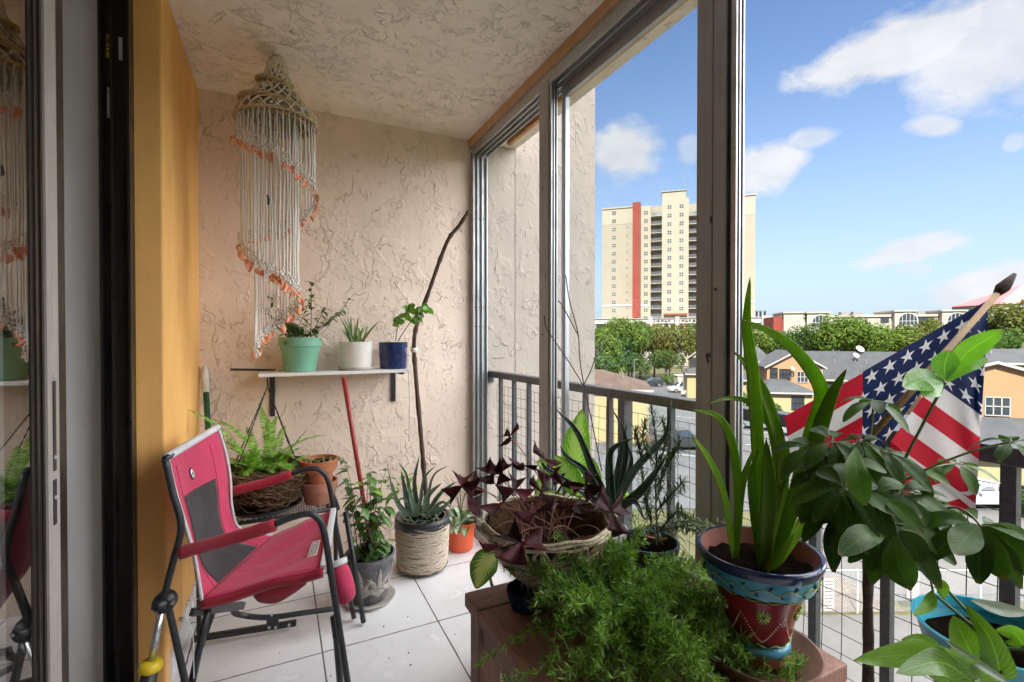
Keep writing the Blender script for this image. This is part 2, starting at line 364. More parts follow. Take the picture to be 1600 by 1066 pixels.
# ---- fixed window frame
wf = thing('window_frame', 'tall aluminium balcony window frame with brown mullions', 'window frame', (WX, 1.4, 0))
b = MB().box((WX, -1.59, 2.362), (1.18, BY-.001, 2.395))
for x in (WX, 1.112, 1.143, 1.174): b.box((x+.0006, -1.58, 2.338), (x+.006, BY-.04, 2.3615))
b.build('head_track', M['alu'], wf)
b = MB().box((WX, 2.772, .04), (1.18, BY-.001, 2.336))
for x in (WX, 1.110, 1.140, 1.172): b.box((x+.0006, 2.752, .041), (x+.007, 2.7715, 2.335))
b.build('jamb', M['alu'], wf)
b = MB()
for z in (.35, 1.28, 1.40, 1.95):
    for x in (1.10, 1.128, 1.158): b.sphere((x, 2.771, z), .004, 6)
b.build('screw', M['aludark'], wf)
b = MB().box((WX, -1.59, 0.001), (1.18, BY-.001, .022))
for x in (WX, 1.112, 1.143, 1.174): b.box((x+.0006, -1.58, .0225), (x+.006, BY-.04, .05))
b.build('sill_track', M['alu'], wf)
def mullion(y0, y1, double):
    b = MB(); m2 = MB()
    if double:
        ym = (y0+y1)/2; b.box((WX-.004, ym+.002, .03), (1.128, y1, 2.36)); b.box((WX-.004, y0+.014, .03), (1.128, ym-.002, 2.36))
        m2.box((WX+.004, y0+.0135, .03), (1.12, y0, 2.36))
    else: b.box((WX-.004, y0+.003, .03), (1.128, y1, 2.36))
    o = b.build('mullion', M['bronze2'], wf, bevel=.002)
    if double: m2.build('shadow_gap', M['aludark'], o)
    f = MB()
    for i, x in enumerate((WX+.001, WX+.014, WX+.028)): f.box((x, y0-.016, .05), (x+.005, y0-.0005, 2.336))
    f.build('glazing_channel', M['alu'], o)
    g = MB()
    for i in range(5):
        c = V((WX-.0045, (y0+y1)/2+R.uniform(-.02, .02), R.choice((1.2, 1.35, 1.5, 1.62, 1.9))+R.uniform(-.05, .05)))
        g.sphere(c, .006, 7, (.12, R.uniform(.5, 1), R.uniform(.8, 1.8)), .3)
    g.build('tape_mark', M['aludark'], o)
mullion(1.834, 1.92, False); mullion(.888, 1.0, True); mullion(-.12, -.02, True)
def glassmat(name, tint, refl=1.0):
    n = NT(name); fr = n.n('ShaderNodeFresnel'); n.set(fr.inputs[0], n.ramp(n.n('ShaderNodeNewGeometry').outputs['Backfacing'], 0, 1, 1.5, 1/1.5))
    tr = n.n('ShaderNodeBsdfTransparent'); n.set(tr.inputs[0], tint); gl = n.n('ShaderNodeBsdfGlossy'); gl.inputs['Roughness'].default_value = 0.0
    mx = n.n('ShaderNodeMixShader'); n.set(mx.inputs[0], n.math('MULTIPLY', fr.outputs[0], refl, clamp=True)); n.t.links.new(tr.outputs[0], mx.inputs[1]); n.t.links.new(gl.outputs[0], mx.inputs[2])
    return n.end(mx.outputs[0])
M['glass'] = glassmat('clear glass', (.97, .985, .985, 1), .7); M['tinted'] = glassmat('tinted glass', (.72, .72, .72, 1), 2.4)
sw = thing('sliding_window', 'glazed sliding window between the slim and the wide brown mullion', 'window', (1.155, 1.4, 0))
b = MB(); b.box((1.146, 1.0, 2.285), (1.166, 1.833, 2.336)); b.box((1.146, 1.0, .052), (1.166, 1.833, .10))
b.box((1.146, 1.800, .1005), (1.166, 1.833, 2.2845)); b.box((1.146, 1.0, .1005), (1.166, 1.03, 2.2845))
b.build('sash', M['alu'], sw); MB().box((1.154, 1.031, .101), (1.158, 1.799, 2.2845)).build('pane', M['glass'], sw)
# ---- sliding door
dj = thing('door_frame', 'dark bronze sliding door jamb with stickers beside the ochre wall', 'door frame', (-.48, 1.99, 0))
b = MB().box((-.511, 1.980, 0), (-.431, 1.999, CZ-.001))
for x0, w_ in ((-.511, .006), (-.482, .006), (-.4375, .006)): b.box((x0, 1.945, .001), (x0+w_, 1.9795, CZ-.002))
b.build('jamb', M['bronze'], dj)
b = MB().box((-.532, -1.59, CZ-.03), (-.431, 1.944, CZ-.001)); b.box((-.532, -1.59, .0005), (-.431, 1.944, .02)); b.build('track', M['bronze'], dj)
def sticker(z0, z1, x0, x1, col, name, txt=None, tz=.02):
    MB().box((x0, 1.9785, z0), (x1, 1.9795, z1)).build(name, simple(name+' paper', col, .5, 0, .03), dj)
sticker(1.93, 2.03, -.497, -.487, (.75, .75, .76), 'white_sticker')
sticker(2.125, 2.20, -.4985, -.4865, (.72, .52, .05), 'yellow_sticker'); sticker(2.125, 2.20, -.466, -.456, (.5, .52, .52), 'grey_sticker')
M['ink'] = simple('black print', (.015, .015, .015), .5)
def text(name, s, size, mat, loc, rot, parent=None, ext=.0006, align='CENTER', label=None):
    cu = bpy.data.curves.new(name, 'FONT'); cu.body = s; cu.size = size; cu.extrude = ext; cu.align_x = align; cu.align_y = 'CENTER'
    cu.materials.append(mat); o = bpy.data.objects.new(name, cu); COL.objects.link(o); root = parent
    while root is not None and root.parent is not None: root = root.parent
    o.location = V(loc)-(root.location if root is not None else V((0,0,0))); o.rotation_euler = rot
    if parent is not None: o.parent = parent
    return o
text('lettering', 'TOP', .026, M['ink'], (-.4925, 1.9782, 2.165), (PI/2, -PI/2, 0), dj)
text('lettering', 'E', .012, M['ink'], (-.492, 1.9782, 2.015), (PI/2, -PI/2, 0), dj)
sd = thing('sliding_door', 'open tinted glass sliding door panel with grey latch stile', 'door', (-.475, 1.45, 0))
b = MB().box((-.497, 1.31, .022), (-.455, 1.487, CZ-.032)); b.box((-.497, -1.5, .022), (-.455, 1.3095, .10)); b.box((-.497, -1.5, CZ-.10), (-.455, 1.3095, CZ-.032))
b.box((-.4545, 1.325, .022), (-.4515, 1.335, CZ-.033)); b.box((-.4545, 1.352, .022), (-.4515, 1.360, CZ-.033))
fr_ = b.build('stile', M['bronze'], sd)
b = MB().box((-.4545, 1.370, .022), (-.4500, 1.430, CZ-.033)); st = b.build('latch_plate', brushed('dull grey stile', (.42, .39, .36), .5, .3), sd)
b = MB().box((-.4495, 1.394, .92), (-.4475, 1.406, 1.12)); b.box((-.4495, 1.392, .80), (-.4480, 1.408, .90)); b.build('latch', M['aludark'], st)
b = MB()
for z in (.86, .95, 1.13): b.sphere((-.4475, 1.400, z), .005, 8)
b.build('screw', M['alu'], st)
MB().box((-.462, -1.49, .101), (-.457, 1.3095, CZ-.101)).build('pane', M['tinted'], sd)
# ---- railing
def rl(y): return 1.215+(2.80-y)*.0456
rg = thing('balcony_railing', 'charcoal metal balcony railing with square balusters', 'railing', (1.25, 1.2, 0))
def rbar(y0, y1, z0, z1, w, off=0):
    b = MB(); x0, x1 = rl(y0)+off, rl(y1)+off
    return b.add([(x0-w/2, y0, z0), (x0+w/2, y0, z0), (x1+w/2, y1, z0), (x1-w/2, y1, z0), (x0-w/2, y0, z1), (x0+w/2, y0, z1), (x1+w/2, y1, z1), (x1-w/2, y1, z1)],
          [(0,3,2,1),(4,5,6,7),(0,1,5,4),(1,2,6,5),(2,3,7,6),(3,0,4,7)])
rbar(-1.5, 2.795, .962, 1.0, .052).build('top_rail', M['rail'], rg, bevel=.004)
rbar(-1.5, 2.795, .07, .10, .03).build('bottom_rail', M['rail'], rg)
b = MB().box((1.195, 2.785, .925), (1.235, 2.799, .961)); b.sphere((1.205, 2.784, .935), .005, 6); b.build('wall_bracket', M['rail'], rg)
for k in range(24):
    y = 2.65-.1685*k
    if k in (7, 13, 20): continue
    x = rl(y); MB().box((x-.0105, y-.0105, .1005), (x+.0105, y+.0105, .9615)).build('baluster', M['rail'], rg)
for y, hw in ((1.545, .021), (.418, .012), (-.72, .02)):
    x = rl(y); MB().box((x-hw, y-hw, .0), (x+hw, y+hw, .9615)).build('post', M['rail'], rg)
mesh = MB(); ys = [2.74-.05*i for i in range(66)]
def wob(y, z): return V((rl(y)+.022+.008*noise.noise(V((y*3, z*3, 1))), y+.006*noise.noise(V((y*4, z*4, 7))), z+.006*noise.noise(V((y*3, z*5, 3)))))
zs = [.06+.0532*i for i in range(17)]
for y in ys: mesh.tube([wob(y, z) for z in [.04]+zs[1:-1:2]+[zs[-1]]], .0011, 4)
for z in zs: mesh.tube([wob(y, z) for y in ys[::2]], .0011, 4)
tag(mesh.build('wire_mesh', M['wire'], None, True), 'black square wire mesh tied to the outer side of the railing', 'wire mesh')
b = MB(); b.tube([P(702, 195, 2.55), P(703, 222, 2.55)], .002, 5); b.tube([(P(702, 195, 2.55)+V((0,0,.004))), P(702, 196, 2.55)], .006, 6)

cr_ = MB(); rr = random.Random(41)
for k in range(60):
    p = V((.433-abs(rr.gauss(0, .12))-.02, 1.2+rr.gauss(.15, .22), .002)) if k < 26 else V((rr.uniform(-.3, .95), rr.uniform(1.3, 2.75), .002)); cr_.sphere(p, rr.uniform(.0014, .0038), 6, (1, rr.uniform(.6, 1.4), .5), .3)
tag(cr_.build('soil_crumbs', simple('dark soil crumbs', (.05, .035, .025), .9)), kind='stuff')
# ================================================================ outdoors
GZ = -8.8
def zv(v, d): return EYE.z+(525-v)*d/F_PX
FH = V((FW.x, FW.y, 0)).normalized()
def hp(u, d, z=0): p = EYE+(FH+RT*((u-800)/F_PX))*d; return V((p.x, p.y, z))
def noisy(name, a, b_, sc, rough=.9, det=6, lo=.35, hi=.65, extra=None, bump=.3, bd=.02, spec=.2):
    n = NT(name); o = n.coord('Object'); f = n.noise(o, sc, det, .65); c = n.mix(n.ramp(f, lo, hi), a, b_)
    g = n.noise(o, sc*14, 3, .6); c = n.mix(n.ramp(g, .3, .7, 0, .25), c, [x*.6 for x in a])
    if extra: c = n.mix(n.ramp(n.noise(o, sc*.3, 5, .6), .52, .7, 0, .6), c, extra)
    return n.end(n.bsdf(c, rough, 0, g, bump, bd, spec))
M['grass_g'] = noisy('dry lawn', (0.041, 0.049, 0.017), (0.074, 0.069, 0.030), 1.2, extra=(0.090, 0.078, 0.045))
M['asphalt'] = noisy('sun bleached asphalt', (0.061, 0.062, 0.065), (0.082, 0.083, 0.086), .5, extra=(0.049, 0.050, 0.053))
M['concrete'] = noisy('pale concrete', (0.081, 0.080, 0.076), (0.097, 0.095, 0.091), .6, extra=(0.068, 0.066, 0.063))
M['mulch'] = noisy('leaf litter', (0.082, 0.065, 0.049), (0.147, 0.127, 0.102), 6, bump=.8)
M['line'] = noisy('white road paint', (0.253, 0.253, 0.246), (0.205, 0.205, 0.205), 2)
def sheet(name, pts, lev, mat, kind='structure'):
    vs = [V((p.x, p.y, GZ+.004*lev)) for p in pts]; b = MB(); b.add(vs, [tuple(range(len(vs)))])
    o = b.build(name, mat); tag(o, kind=kind); return o
b = MB(); NR = 48; b.disc((0, 0, GZ), 2600, NR); struct('ground', b, M['grass_g'])
sheet('parking_lot', [hp(300, 30), hp(1150, 27.0), hp(2000, 27), hp(1500, 60), hp(1250, 100), hp(830, 112), hp(600, 90)], 1, M['asphalt'])
sheet('road', [hp(1255, 27.2), hp(1265, 17.9), hp(2300, 17.9), hp(2300, 27.2)], 2, M['concrete'])
sheet('path', [hp(1000, 17.0), hp(2600, 17.0), hp(3600, 9), hp(-400, 9), hp(-400, 16)], 3, M['concrete'])
sheet('mulch_bed', [hp(1262, 20.5), hp(1330, 19.4), hp(1420, 17.2), hp(1262, 17.1)], 4, M['mulch'])
for (u0, d0, u1, d1) in ((1035, 47, 1085, 45), (1030, 41, 1090, 39.5), (1165, 44, 1230, 42), (1160, 36, 1240, 35), (1040, 60, 1090, 58), (1170, 50, 1240, 48)):
    a, c = hp(u0, d0), hp(u1, d1); k = FH*.14; sheet('road_marking', [a-k, c-k, c+k, a+k], 5, M['line'])
# kerb between lawn and parking lot
k0, k1 = hp(1000, 27.6), hp(1262, 26.95); b = MB(); b.bar(k0+V((0,0,GZ+.06)), k1+V((0,0,GZ+.06)), .16, .13); struct('kerb', b, M['concrete'])
# ---------------- building helper
class Fac:
    def __init__(s, a, c):
        s.o = V((a.x, a.y, 0)); e = V((c.x-a.x, c.y-a.y, 0)); s.w = e.length; s.e = e.normalized()
        s.n = V((s.e.y, -s.e.x, 0))                                  # outward, towards the camera
    def s(s_, u):
        q = FH+RT*((u-800)/F_PX); a, b_, c, d = q.x, -s_.e.x, q.y, -s_.e.y
        det = a*d-b_*c; return (a*s_.o.y-c*s_.o.x)/det
    def d(s_, u): p = s_.o+s_.e*s_.s(u); return p.dot(FH)
    def z(s_, u, v): return zv(v, s_.d(u))
    def pt(s_, a, t, z): return s_.o+s_.e*a+s_.n*t+V((0, 0, z))
    def box(s_, mb, s0, s1, t0, t1, z0, z1):
        vs = [s_.pt(*q) for q in ((s0,t1,z0),(s1,t1,z0),(s1,t0,z0),(s0,t0,z0),(s0,t1,z1),(s1,t1,z1),(s1,t0,z1),(s0,t0,z1))]
        return mb.add(vs, [(0,3,2,1),(4,5,6,7),(0,1,5,4),(1,2,6,5),(2,3,7,6),(3,0,4,7)])
def painted(name, col, sc=.25): return simple(name, tuple(x*.80 for x in col), .8, 0, .05, sc, .05, .01, .3)
M['tan'] = painted('tan facade paint', (.30, .265, .205)); M['cream'] = painted('cream facade paint', (.335, .30, .235)); M['red'] = painted('brick red facade paint', (0.220, 0.041, 0.028))
M['tan2'] = painted('warm cream facade paint', (.36, .31, .235)) if True else painted('x', (0.363, 0.286, 0.171)); M['wwhite'] = painted('white trim paint', (0.413, 0.402, 0.374)); M['wglass'] = simple('dark window glass', (0.028, 0.036, 0.044), .12, 0, .2, 1)
M['grey'] = painted('grey metal', (0.193, 0.193, 0.193)); M['terracotta'] = painted('terracotta awning', (0.231, 0.072, 0.039)); M['ivory'] = painted('ivory wall', (0.363, 0.330, 0.275))
M['bglass'] = simple('curtained balcony glass', (.17, .18, .19), .3, 0, .5, .35)
# ---------------- tower
f = Fac(hp(940, 178), hp(1180, 162)); S = f.s
tw = thing('apartment_tower', 'tall tan and cream apartment tower with a red vertical stripe', 'tower', f.pt(f.w/2, -8, GZ))
def zz(u, Y): return f.z(u, 270+Y/4.1)
def uu(X): return 900+X/4.1
b = MB(); bm = MB(); top1 = zz(970, 228); band = zz(970, 333)
def block(x0, x1, t, ytop, yband, mats=('cream', 'tan')):
    s0, s1 = S(uu(x0)), S(uu(x1)); um = uu((x0+x1)/2); zt = zz(um, ytop); zb = zz(um, yband) if yband else zt
    a = MB(); f.box(a, s0, s1, -16, t, GZ, zb); a.build('wall', M[mats[1]], tw)
    if yband: a = MB(); f.box(a, s0, s1, -16, t+.05, zb+.01, zt); f.box(a, s0-.2, s1+.2, -16.2, t+.3, zt+.01, zt+.5); a.build('upper_wall', M[mats[0]], tw)
block(166, 361, 0, 232, 333); block(413, 477, 0, 214, 0, ('cream', 'tan2')); block(549, 718, 1.8, 178, 0, ('cream', 'tan2'))
block(795, 860, 0, 186, 0, ('cream', 'tan2')); block(912, 1145, 0, 155, 275); block(478, 548, -2.2, 205, 0, ('cream', 'tan')); block(719, 794, -2.2, 190, 0, ('cream', 'tan'))
a = MB(); f.box(a, S(uu(362)), S(uu(412)), -16, 1.2, GZ, zz(990, 197)); f.box(a, S(uu(861)), S(uu(911)), -16, 1.2, GZ, zz(1110, 165)); a.build('red_stripe', M['red'], tw)
a = MB(); f.box(a, S(uu(549)), S(uu(700)), -12, .8, zz(1050, 177), zz(1050, 128)); f.box(a, S(uu(545)), S(uu(704)), -12.3, 1.1, zz(1050, 127), zz(1050, 122)); a.build('penthouse', M['tan2'], tw)
a = MB(); p = f.pt(S(1070), -5, zz(1070, 124)); a.tube([p, p+V((0,0,14))], .10, 5); a.build('antenna', M['grey'], tw); a = MB(); p = f.pt(S(1034), -5, zz(1034, 200)); a.tube([p, p+V((0,0,9))], .08, 5); a.build('antenna', M['grey'], tw) 
a = MB(); zb = zz(1000, 848); f.box(a, S(uu(166)), S(uu(361)), 0, .15, zb-.3, zb+.3); f.box(a, S(uu(413)), S(uu(477)), 0, .15, zb-.3, zb+.3); a.build('string_course', M['wwhite'], tw); a = MB(); f.box(a, S(uu(912)), S(uu(1145)), 0, .15, zz(1150, 828)-.3, zz(1150, 828)+.3); a.build('string_course', M['wwhite'], tw)
win_me = None
def window(s_, t, z, w=1.5, h=1.5):
    global win_me
    a = MB(); a.cur = 1
    for i in (-1, 1):
        for j in (-1, 1): f.box(a, s_+i*w*.25-w*.19, s_+i*w*.25+w*.19, t+.001, t+.06, z+j*h*.25-h*.18, z+j*h*.25+h*.18)
    a.cur = 0; f.box(a, s_-w*.5, s_+w*.5, t+.0, t+.03, z-h*.5, z+h*.5)
    a.build('window', [M['wwhite'], M['wglass']], tw)
for X, t, n_, Y0, pitch in ((242, 0, 14, 261, 51.7), (446, 0, 14, 258, 51.8), (596, 1.8, 13, 230, 53.5), (672, 1.8, 13, 224, 53.9), (828, 0, 13, 225, 54), (1000, 0, 13, 215, 54)):
    for i in range(n_): window(S(uu(X)), t, zz(uu(X), Y0+pitch*i))
for X0, X1, n_, Y0, pitch in ((477, 550, 13, 240, 53.5), (717, 795, 13, 235, 53.8)):
    for i in range(n_):
        s0, s1 = S(uu(X0)), S(uu(X1)); um = uu((X0+X1)/2); z0 = zz(um, Y0+pitch*i+44)
        a = MB(); f.box(a, s0+.05, s1-.05, -2.2, 1.1, z0, z0+.2); o = a.build('balcony', M['ivory'], tw)
        a = MB(); f.box(a, s0+.05, s1-.05, 1.0, 1.08, z0+1.1, z0+1.18)
        for j in range(14): q = s0+.1+(s1-s0-.2)*j/13; f.box(a, q-.05, q+.05, 1.0, 1.06, z0+.2, z0+1.1)
        a.build('balustrade', M['grey'], o)
        a = MB(); f.box(a, s0+.4, s1-.4, -2.2, -2.14, z0+.25, z0+2.3); a.build('glass_door', M['bglass'], o)
for i in range(13):
    z0 = zz(1158, 215+53*i); a = MB(); f.box(a, S(uu(1059)), S(uu(1066)), 0, 1.0, z0, z0+.2); f.box(a, S(uu(1060)), S(uu(1065)), .9, 1.0, z0+.2, z0+1.2); a.build('side_balcony', M['grey'], tw)
for i in range(12):
    a = MB(); f.box(a, S(uu(322)), S(uu(332)), 0, .12, zz(980, 350+51.7*i)-.2, zz(980, 350+51.7*i)+.2); a.build('vent', M['grey'], tw)
a = MB(); f.box(a, S(uu(560)), S(uu(710)), 1.8, 4, zz(1055, 913), zz(1055, 903)); a.build('canopy', M['terracotta'], tw)
# podium
g = Fac(hp(930, 168), hp(1235, 150)); pd = thing('podium_building', 'long white podium building with columns and dark letters on its band', 'building', g.pt(g.w/2, -5, GZ))
def gz(v): return g.z(1040, v)
a = MB(); g.box(a, -2, g.w, -10, 0, GZ, gz(518)); g.box(a, 0, g.w, -10, -3, gz(518)+.01, gz(506)); a.build('wall', M['ivory'], pd)
a = MB(); g.box(a, -2, g.w, -10, .8, gz(505.5), gz(498)); g.box(a, -2, g.w, -10, 1.1, gz(497.8), gz(496.8)); a.build('parapet', M['wwhite'], pd)
for u in (1004, 1016, 1036, 1046, 1070, 1080, 1120, 1190, 1200): a = MB(); s_ = g.s(u); g.box(a, s_-.35, s_+.35, -.5, .5, gz(518)+.01, gz(506)); a.build('column', M['wwhite'], pd)
for u in (1016.5, 1058, 1192): a = MB(); s_ = g.s(u); g.box(a, s_-.6, s_+.6, .85, 1.8, GZ, gz(495)); a.build('pier', M['wwhite'], pd)
for u0, u1 in ((1000, 1015), (1018, 1032), (1048, 1057), (1060, 1072)): a = MB(); g.box(a, g.s(u0), g.s(u1), -2.8, .6, gz(508.5), gz(506)); a.build('awning', M['terracotta'], pd)
for u in (1025, 1041, 1052, 1075, 1084): a = MB(); s_ = g.s(u); g.box(a, s_-1.2, s_+1.2, -2.99, -2.9, gz(514.5), gz(508)); a.build('window', M['wglass'], pd)
a = MB(); q = g.s(1021.5)
for k, wd in enumerate((5, 6)):
    for i in range(wd):
        z0, z1 = gz(503.2), gz(500); s0 = q+.05; g.box(a, s0, s0+.28, .8, .95, z0, z1)
        if i % 3: g.box(a, s0+.281, s0+.62, .8, .95, z1-.22, z1)
        if i % 2: g.box(a, s0+.281, s0+.62, .8, .95, z0, z0+.22)
        if i % 3 != 1: g.box(a, s0+.621, s0+.85, .8, .95, z0+.1, z1-.1)
        q += 1.16
    q += .7
a.build('sign_lettering', M['bronze'], pd)
for u in (1186, 1192, 1199): a = MB(); p = g.pt(g.s(u), -4, gz(496.8)); a.tube([p, p+V((0,0,1.6))], .35, 6); a.sphere(p+V((0,0,1.9)), .45, 6); a.build('roof_vent', M['bronze'], pd)
# ---------------- mid-rise with arched windows
h = Fac(hp(1222, 128), hp(1640, 112)); mr = thing('apartment_midrise', 'beige five storey apartment building with arched top windows behind trees', 'building', h.pt(h.w/2, -6, GZ))
def hz(u, v): return h.z(u, v)
zr = hz(1300, 496)
a = MB(); h.box(a, 0, h.w, -14, 0, GZ, zr); h.box(a, -.3, h.w, -14.2, .3, zr+.01, zr+.6); a.build('wall', M['ivory'], mr)
a = MB(); h.box(a, -2.2, -.01, -12, .5, GZ, hz(1215, 495)); a.build('red_corner', M['red'], mr)
for u0, u1, vt in ((1222, 1252, 490), (1258, 1292, 490), (1393, 1425, 487.5), (1466, 1503, 487)):
    s0, s1 = h.s(u0), h.s(u1); zt = hz((u0+u1)/2, vt); a = MB(); h.box(a, s0, s1, -10, 1.6, GZ, zt); h.box(a, s0-.25, s1+.25, -10.2, 1.9, zt+.01, zt+.4); bay = a.build('bay', M['ivory'], mr)
    if u0 < 1240: continue
    sm = (s0+s1)/2+.6; r = 1.9; zc = hz(u0, 504.5 if u0 < 1300 else 502); a = MB()
    for t0, t1, rr, mt in ((1.61, 1.66, r+.25, 'wwhite'), (1.67, 1.72, r, 'wglass')):
        a = MB(); arc = [h.pt(sm+rr*math.cos(PI*k/14), t1, zc+rr*math.sin(PI*k/14)) for k in range(15)]+[h.pt(sm-rr, t1, zc-2.2*(1 if mt == 'wwhite' else .4)), h.pt(sm+rr, t1, zc-2.2*(1 if mt == 'wwhite' else .4))]
        nb = [p-h.n*(t1-t0) for p in arc]; k_ = len(arc); a.add(arc+nb, [tuple(range(k_)), tuple(range(k_, 2*k_))[::-1]]+[(i, k_+i, k_+(i+1) % k_, (i+1) % k_) for i in range(k_)])
        aw = a.build('arched_window' if mt == 'wglass' else 'arch_surround', M[mt], mr)
    a = MB()
    for k in (-1.2, -.4, .4, 1.2): h.box(a, sm+k-.05, sm+k+.05, 1.721, 1.75, zc-.8, zc+math.sqrt(r*r-k*k)-.05)
    h.box(a, sm-r, sm+r, 1.7515, 1.77, zc-.06, zc+.06); a.build('glazing_bar', M['wwhite'], mr)
    for j in range(1, 4):
        a = MB(); h.box(a, sm-2.4, sm+2.4, 1.6, 2.4, zc-2.3-3*j, zc-2.0-3*j); h.box(a, sm-2.4, sm+2.4, 2.3, 2.36, zc-1.99-3*j, zc-1.1-3*j); a.build('balcony', M['wwhite'], mr)
        a = MB(); h.box(a, sm-1.5, sm+1.5, 1.601, 1.66, zc-1.9-3*j, zc+.2-3*j); a.build('window', M['wglass'], mr)
for u in (1382, 1436, 1448):
    for v in (500, 517, 534): a = MB(); s_ = h.s(u); z0 = hz(u, v); h.box(a, s_-.9, s_+.9, .001, .08, z0-.7, z0+.7); a.build('window', M['wglass'], mr)
for u in (1290, 1330, 1350, 1440, 1452): a = MB(); s_ = h.s(u); h.box(a, s_-1, s_+1, -6, -4, zr+.61, zr+1.6); a.build('roof_unit', M['grey'], mr)
# red gable roof far right
q = Fac(hp(1560, 150), hp(1760, 150)); rb = thing('red_roofed_building', 'far building with a red pitched roof at the right edge', 'building', q.pt(20, -8, GZ))
a = MB(); q.box(a, 0, q.w, -16, 0, GZ, zv(475, 150)); a.build('wall', M['ivory'], rb)
a = MB(); z0, z1 = zv(474.8, 150), zv(440, 150); w_ = q.w
a.add([q.pt(-.5, .5, z0), q.pt(w_, .5, z0), q.pt(w_, -16, z0), q.pt(-.5, -16, z0), q.pt(w_*.4, -8, z1), q.pt(w_, -8, z1)], [(0,1,5,4),(2,3,4,5),(3,0,4),(0,3,2,1),(1,2,5)]); a.build('roof', simple('red metal roof', (.50, .06, .06), .5), rb)
# ---------------- townhouses
M['shingle'] = noisy('charcoal shingle', (0.038, 0.040, 0.043), (0.051, 0.053, 0.056), .9, bump=.5); M['brown_shingle'] = noisy('brown shingle', (.055, .036, .028), (.085, .058, .045), .9)
M['peach'] = painted('peach house paint', (0.363, 0.204, 0.105)); M['yellow'] = painted('pale yellow house paint', (0.374, 0.308, 0.160)); M['fascia'] = painted('white fascia', (0.363, 0.347, 0.319))
def house(name, label, u0, u1, d0, d1, v_eave, v_ridge, wall, roof, gable=False, hip=0, over=.4, wins=(), parent=None, base=None, part='roof'):
    F = Fac(hp(u0, d0), hp(u1, d1)); dm = (d0+d1)/2; ze = zv(v_eave, dm); hd = 7.5; zrg = zv(v_ridge, dm+hd/2)
    t = parent or thing(name, label, 'house', F.pt(F.w/2, -hd/2, GZ)); w = F.w
    a = MB(); F.box(a, 0, w, -hd, 0, base if base else GZ, ze-.02)
    if gable: a.add([F.pt(0, 0, ze-.02), F.pt(w, 0, ze-.02), F.pt(w/2, 0, zrg-.25)], [(0, 1, 2)])
    a.build('wall', M[wall], t)
    a = MB(); o_ = over
    if gable:
        k = (zrg-ze)/(w/2); ed = [(-o_, ze-k*o_), (w/2, zrg), (w+o_, ze-k*o_)]
        top = [[F.pt(s_, o_*.8, z), F.pt(s_, -hd, z)] for s_, z in ed]; lo = [[p-V((0,0,.22)) for p in r] for r in top]
        a.grid(top); a.grid(lo)
        for i in range(2): a.add([top[i][0], top[i+1][0], lo[i+1][0], lo[i][0]], [(0,1,2,3)])
        for i in (0, 2): a.add([top[i][0], top[i][1], lo[i][1], lo[i][0]], [(0,1,2,3)])
    else:
        z0 = ze-(zrg-ze)/(hd/2)*o_; hp_ = hip
        vs = [F.pt(-o_, o_, z0), F.pt(w+o_, o_, z0), F.pt(w+o_, -hd-o_, z0), F.pt(-o_, -hd-o_, z0), F.pt(-o_+hp_, -hd/2, zrg), F.pt(w+o_-hp_, -hd/2, zrg)]
        a.add(vs+[p-V((0,0,.2)) for p in vs[:4]], [(0,1,5,4),(2,3,4,5),(1,2,5),(3,0,4),(0,6,7,1),(1,7,8,2),(2,8,9,3),(3,9,6,0),(6,9,8,7)])
    rf = a.build('roof', M[roof], t)
    a = MB()
    if gable:
        for i in range(2): a.add([p+F.n*.03 for p in (top[i][0], top[i+1][0], lo[i+1][0], lo[i][0])], [(0,1,2,3)])
    else: F.box(a, -o_, w+o_, o_+.005, o_+.05, z0-.22, z0-.02)
    a.build('fascia', M['fascia'], rf)
    if not gable and not parent:
        for q_ in (.25, .5, .78): a = MB(); zc_ = ze+(zrg-ze)*.55; pp = F.pt(w*q_, -hd*.27, zc_); a.tube([pp-V((0,0,.1)), pp+V((0,0,.45))], .09, 6); a.build('roof_vent', M['grey'], rf)
    a = MB(); a.tube([F.pt(w-.12, .07, ze-.1), F.pt(w-.12, .07, GZ)], .045, 6); a.build('downspout', M['fascia'], t)
    for (u, v, w2, h2) in wins:
        s_ = F.s(u); zc = F.z(u, v); a = MB(); F.box(a, s_-w2/2, s_+w2/2, .001, .05, zc-h2/2, zc+h2/2); wo = a.build('window', M['wglass'], t)
        a = MB()
        for s2 in (-w2/2, -w2/6, w2/6, w2/2): F.box(a, s_+s2-.035, s_+s2+.035, .0505, .08, zc-h2/2, zc+h2/2)
        for z2 in (-h2/2, 0, h2/2): F.box(a, s_-w2/2-.03, s_+w2/2+.03, .0805, .1, zc+z2-.035, zc+z2+.035)
        a.build('window_bars', M['wwhite'] if R.random() < .4 else M['bronze'], wo)
    return t, F
def dish(F, t, u, v, tt, r=.4):
    d = F.d(u)+ -tt; p = F.pt(F.s(u), tt, zv(v, d)); a = MB(); a.lathe([(0, 0), (r*.5, .04), (r, .16), (r, .18), (0, .03)], (0,0,0), 14)
    M4 = Matrix.Translation(p) @ (F.n*.7+V((0,0,.6))+F.e*.3).to_track_quat('Z', 'Y').to_matrix().to_4x4(); a.v = [M4 @ x for x in a.v]
    a.tube([p, p-V((0,0,.9))], .03, 5); a.build('satellite_dish', M['wwhite'], t)
t, F = house('townhouse', 'long townhouse with broad charcoal roof and satellite dishes behind the flag', 1262, 1470, 67, 62, 590, 549, 'yellow', 'shingle', wins=((1300, 606, 1.2, 1.4), (1330, 606, 1.2, 1.4), (1370, 606, 1.2, 1.4)))
dish(F, t, 1358, 546, -3.6, .55); dish(F, t, 1345, 556, -2.0, .4)
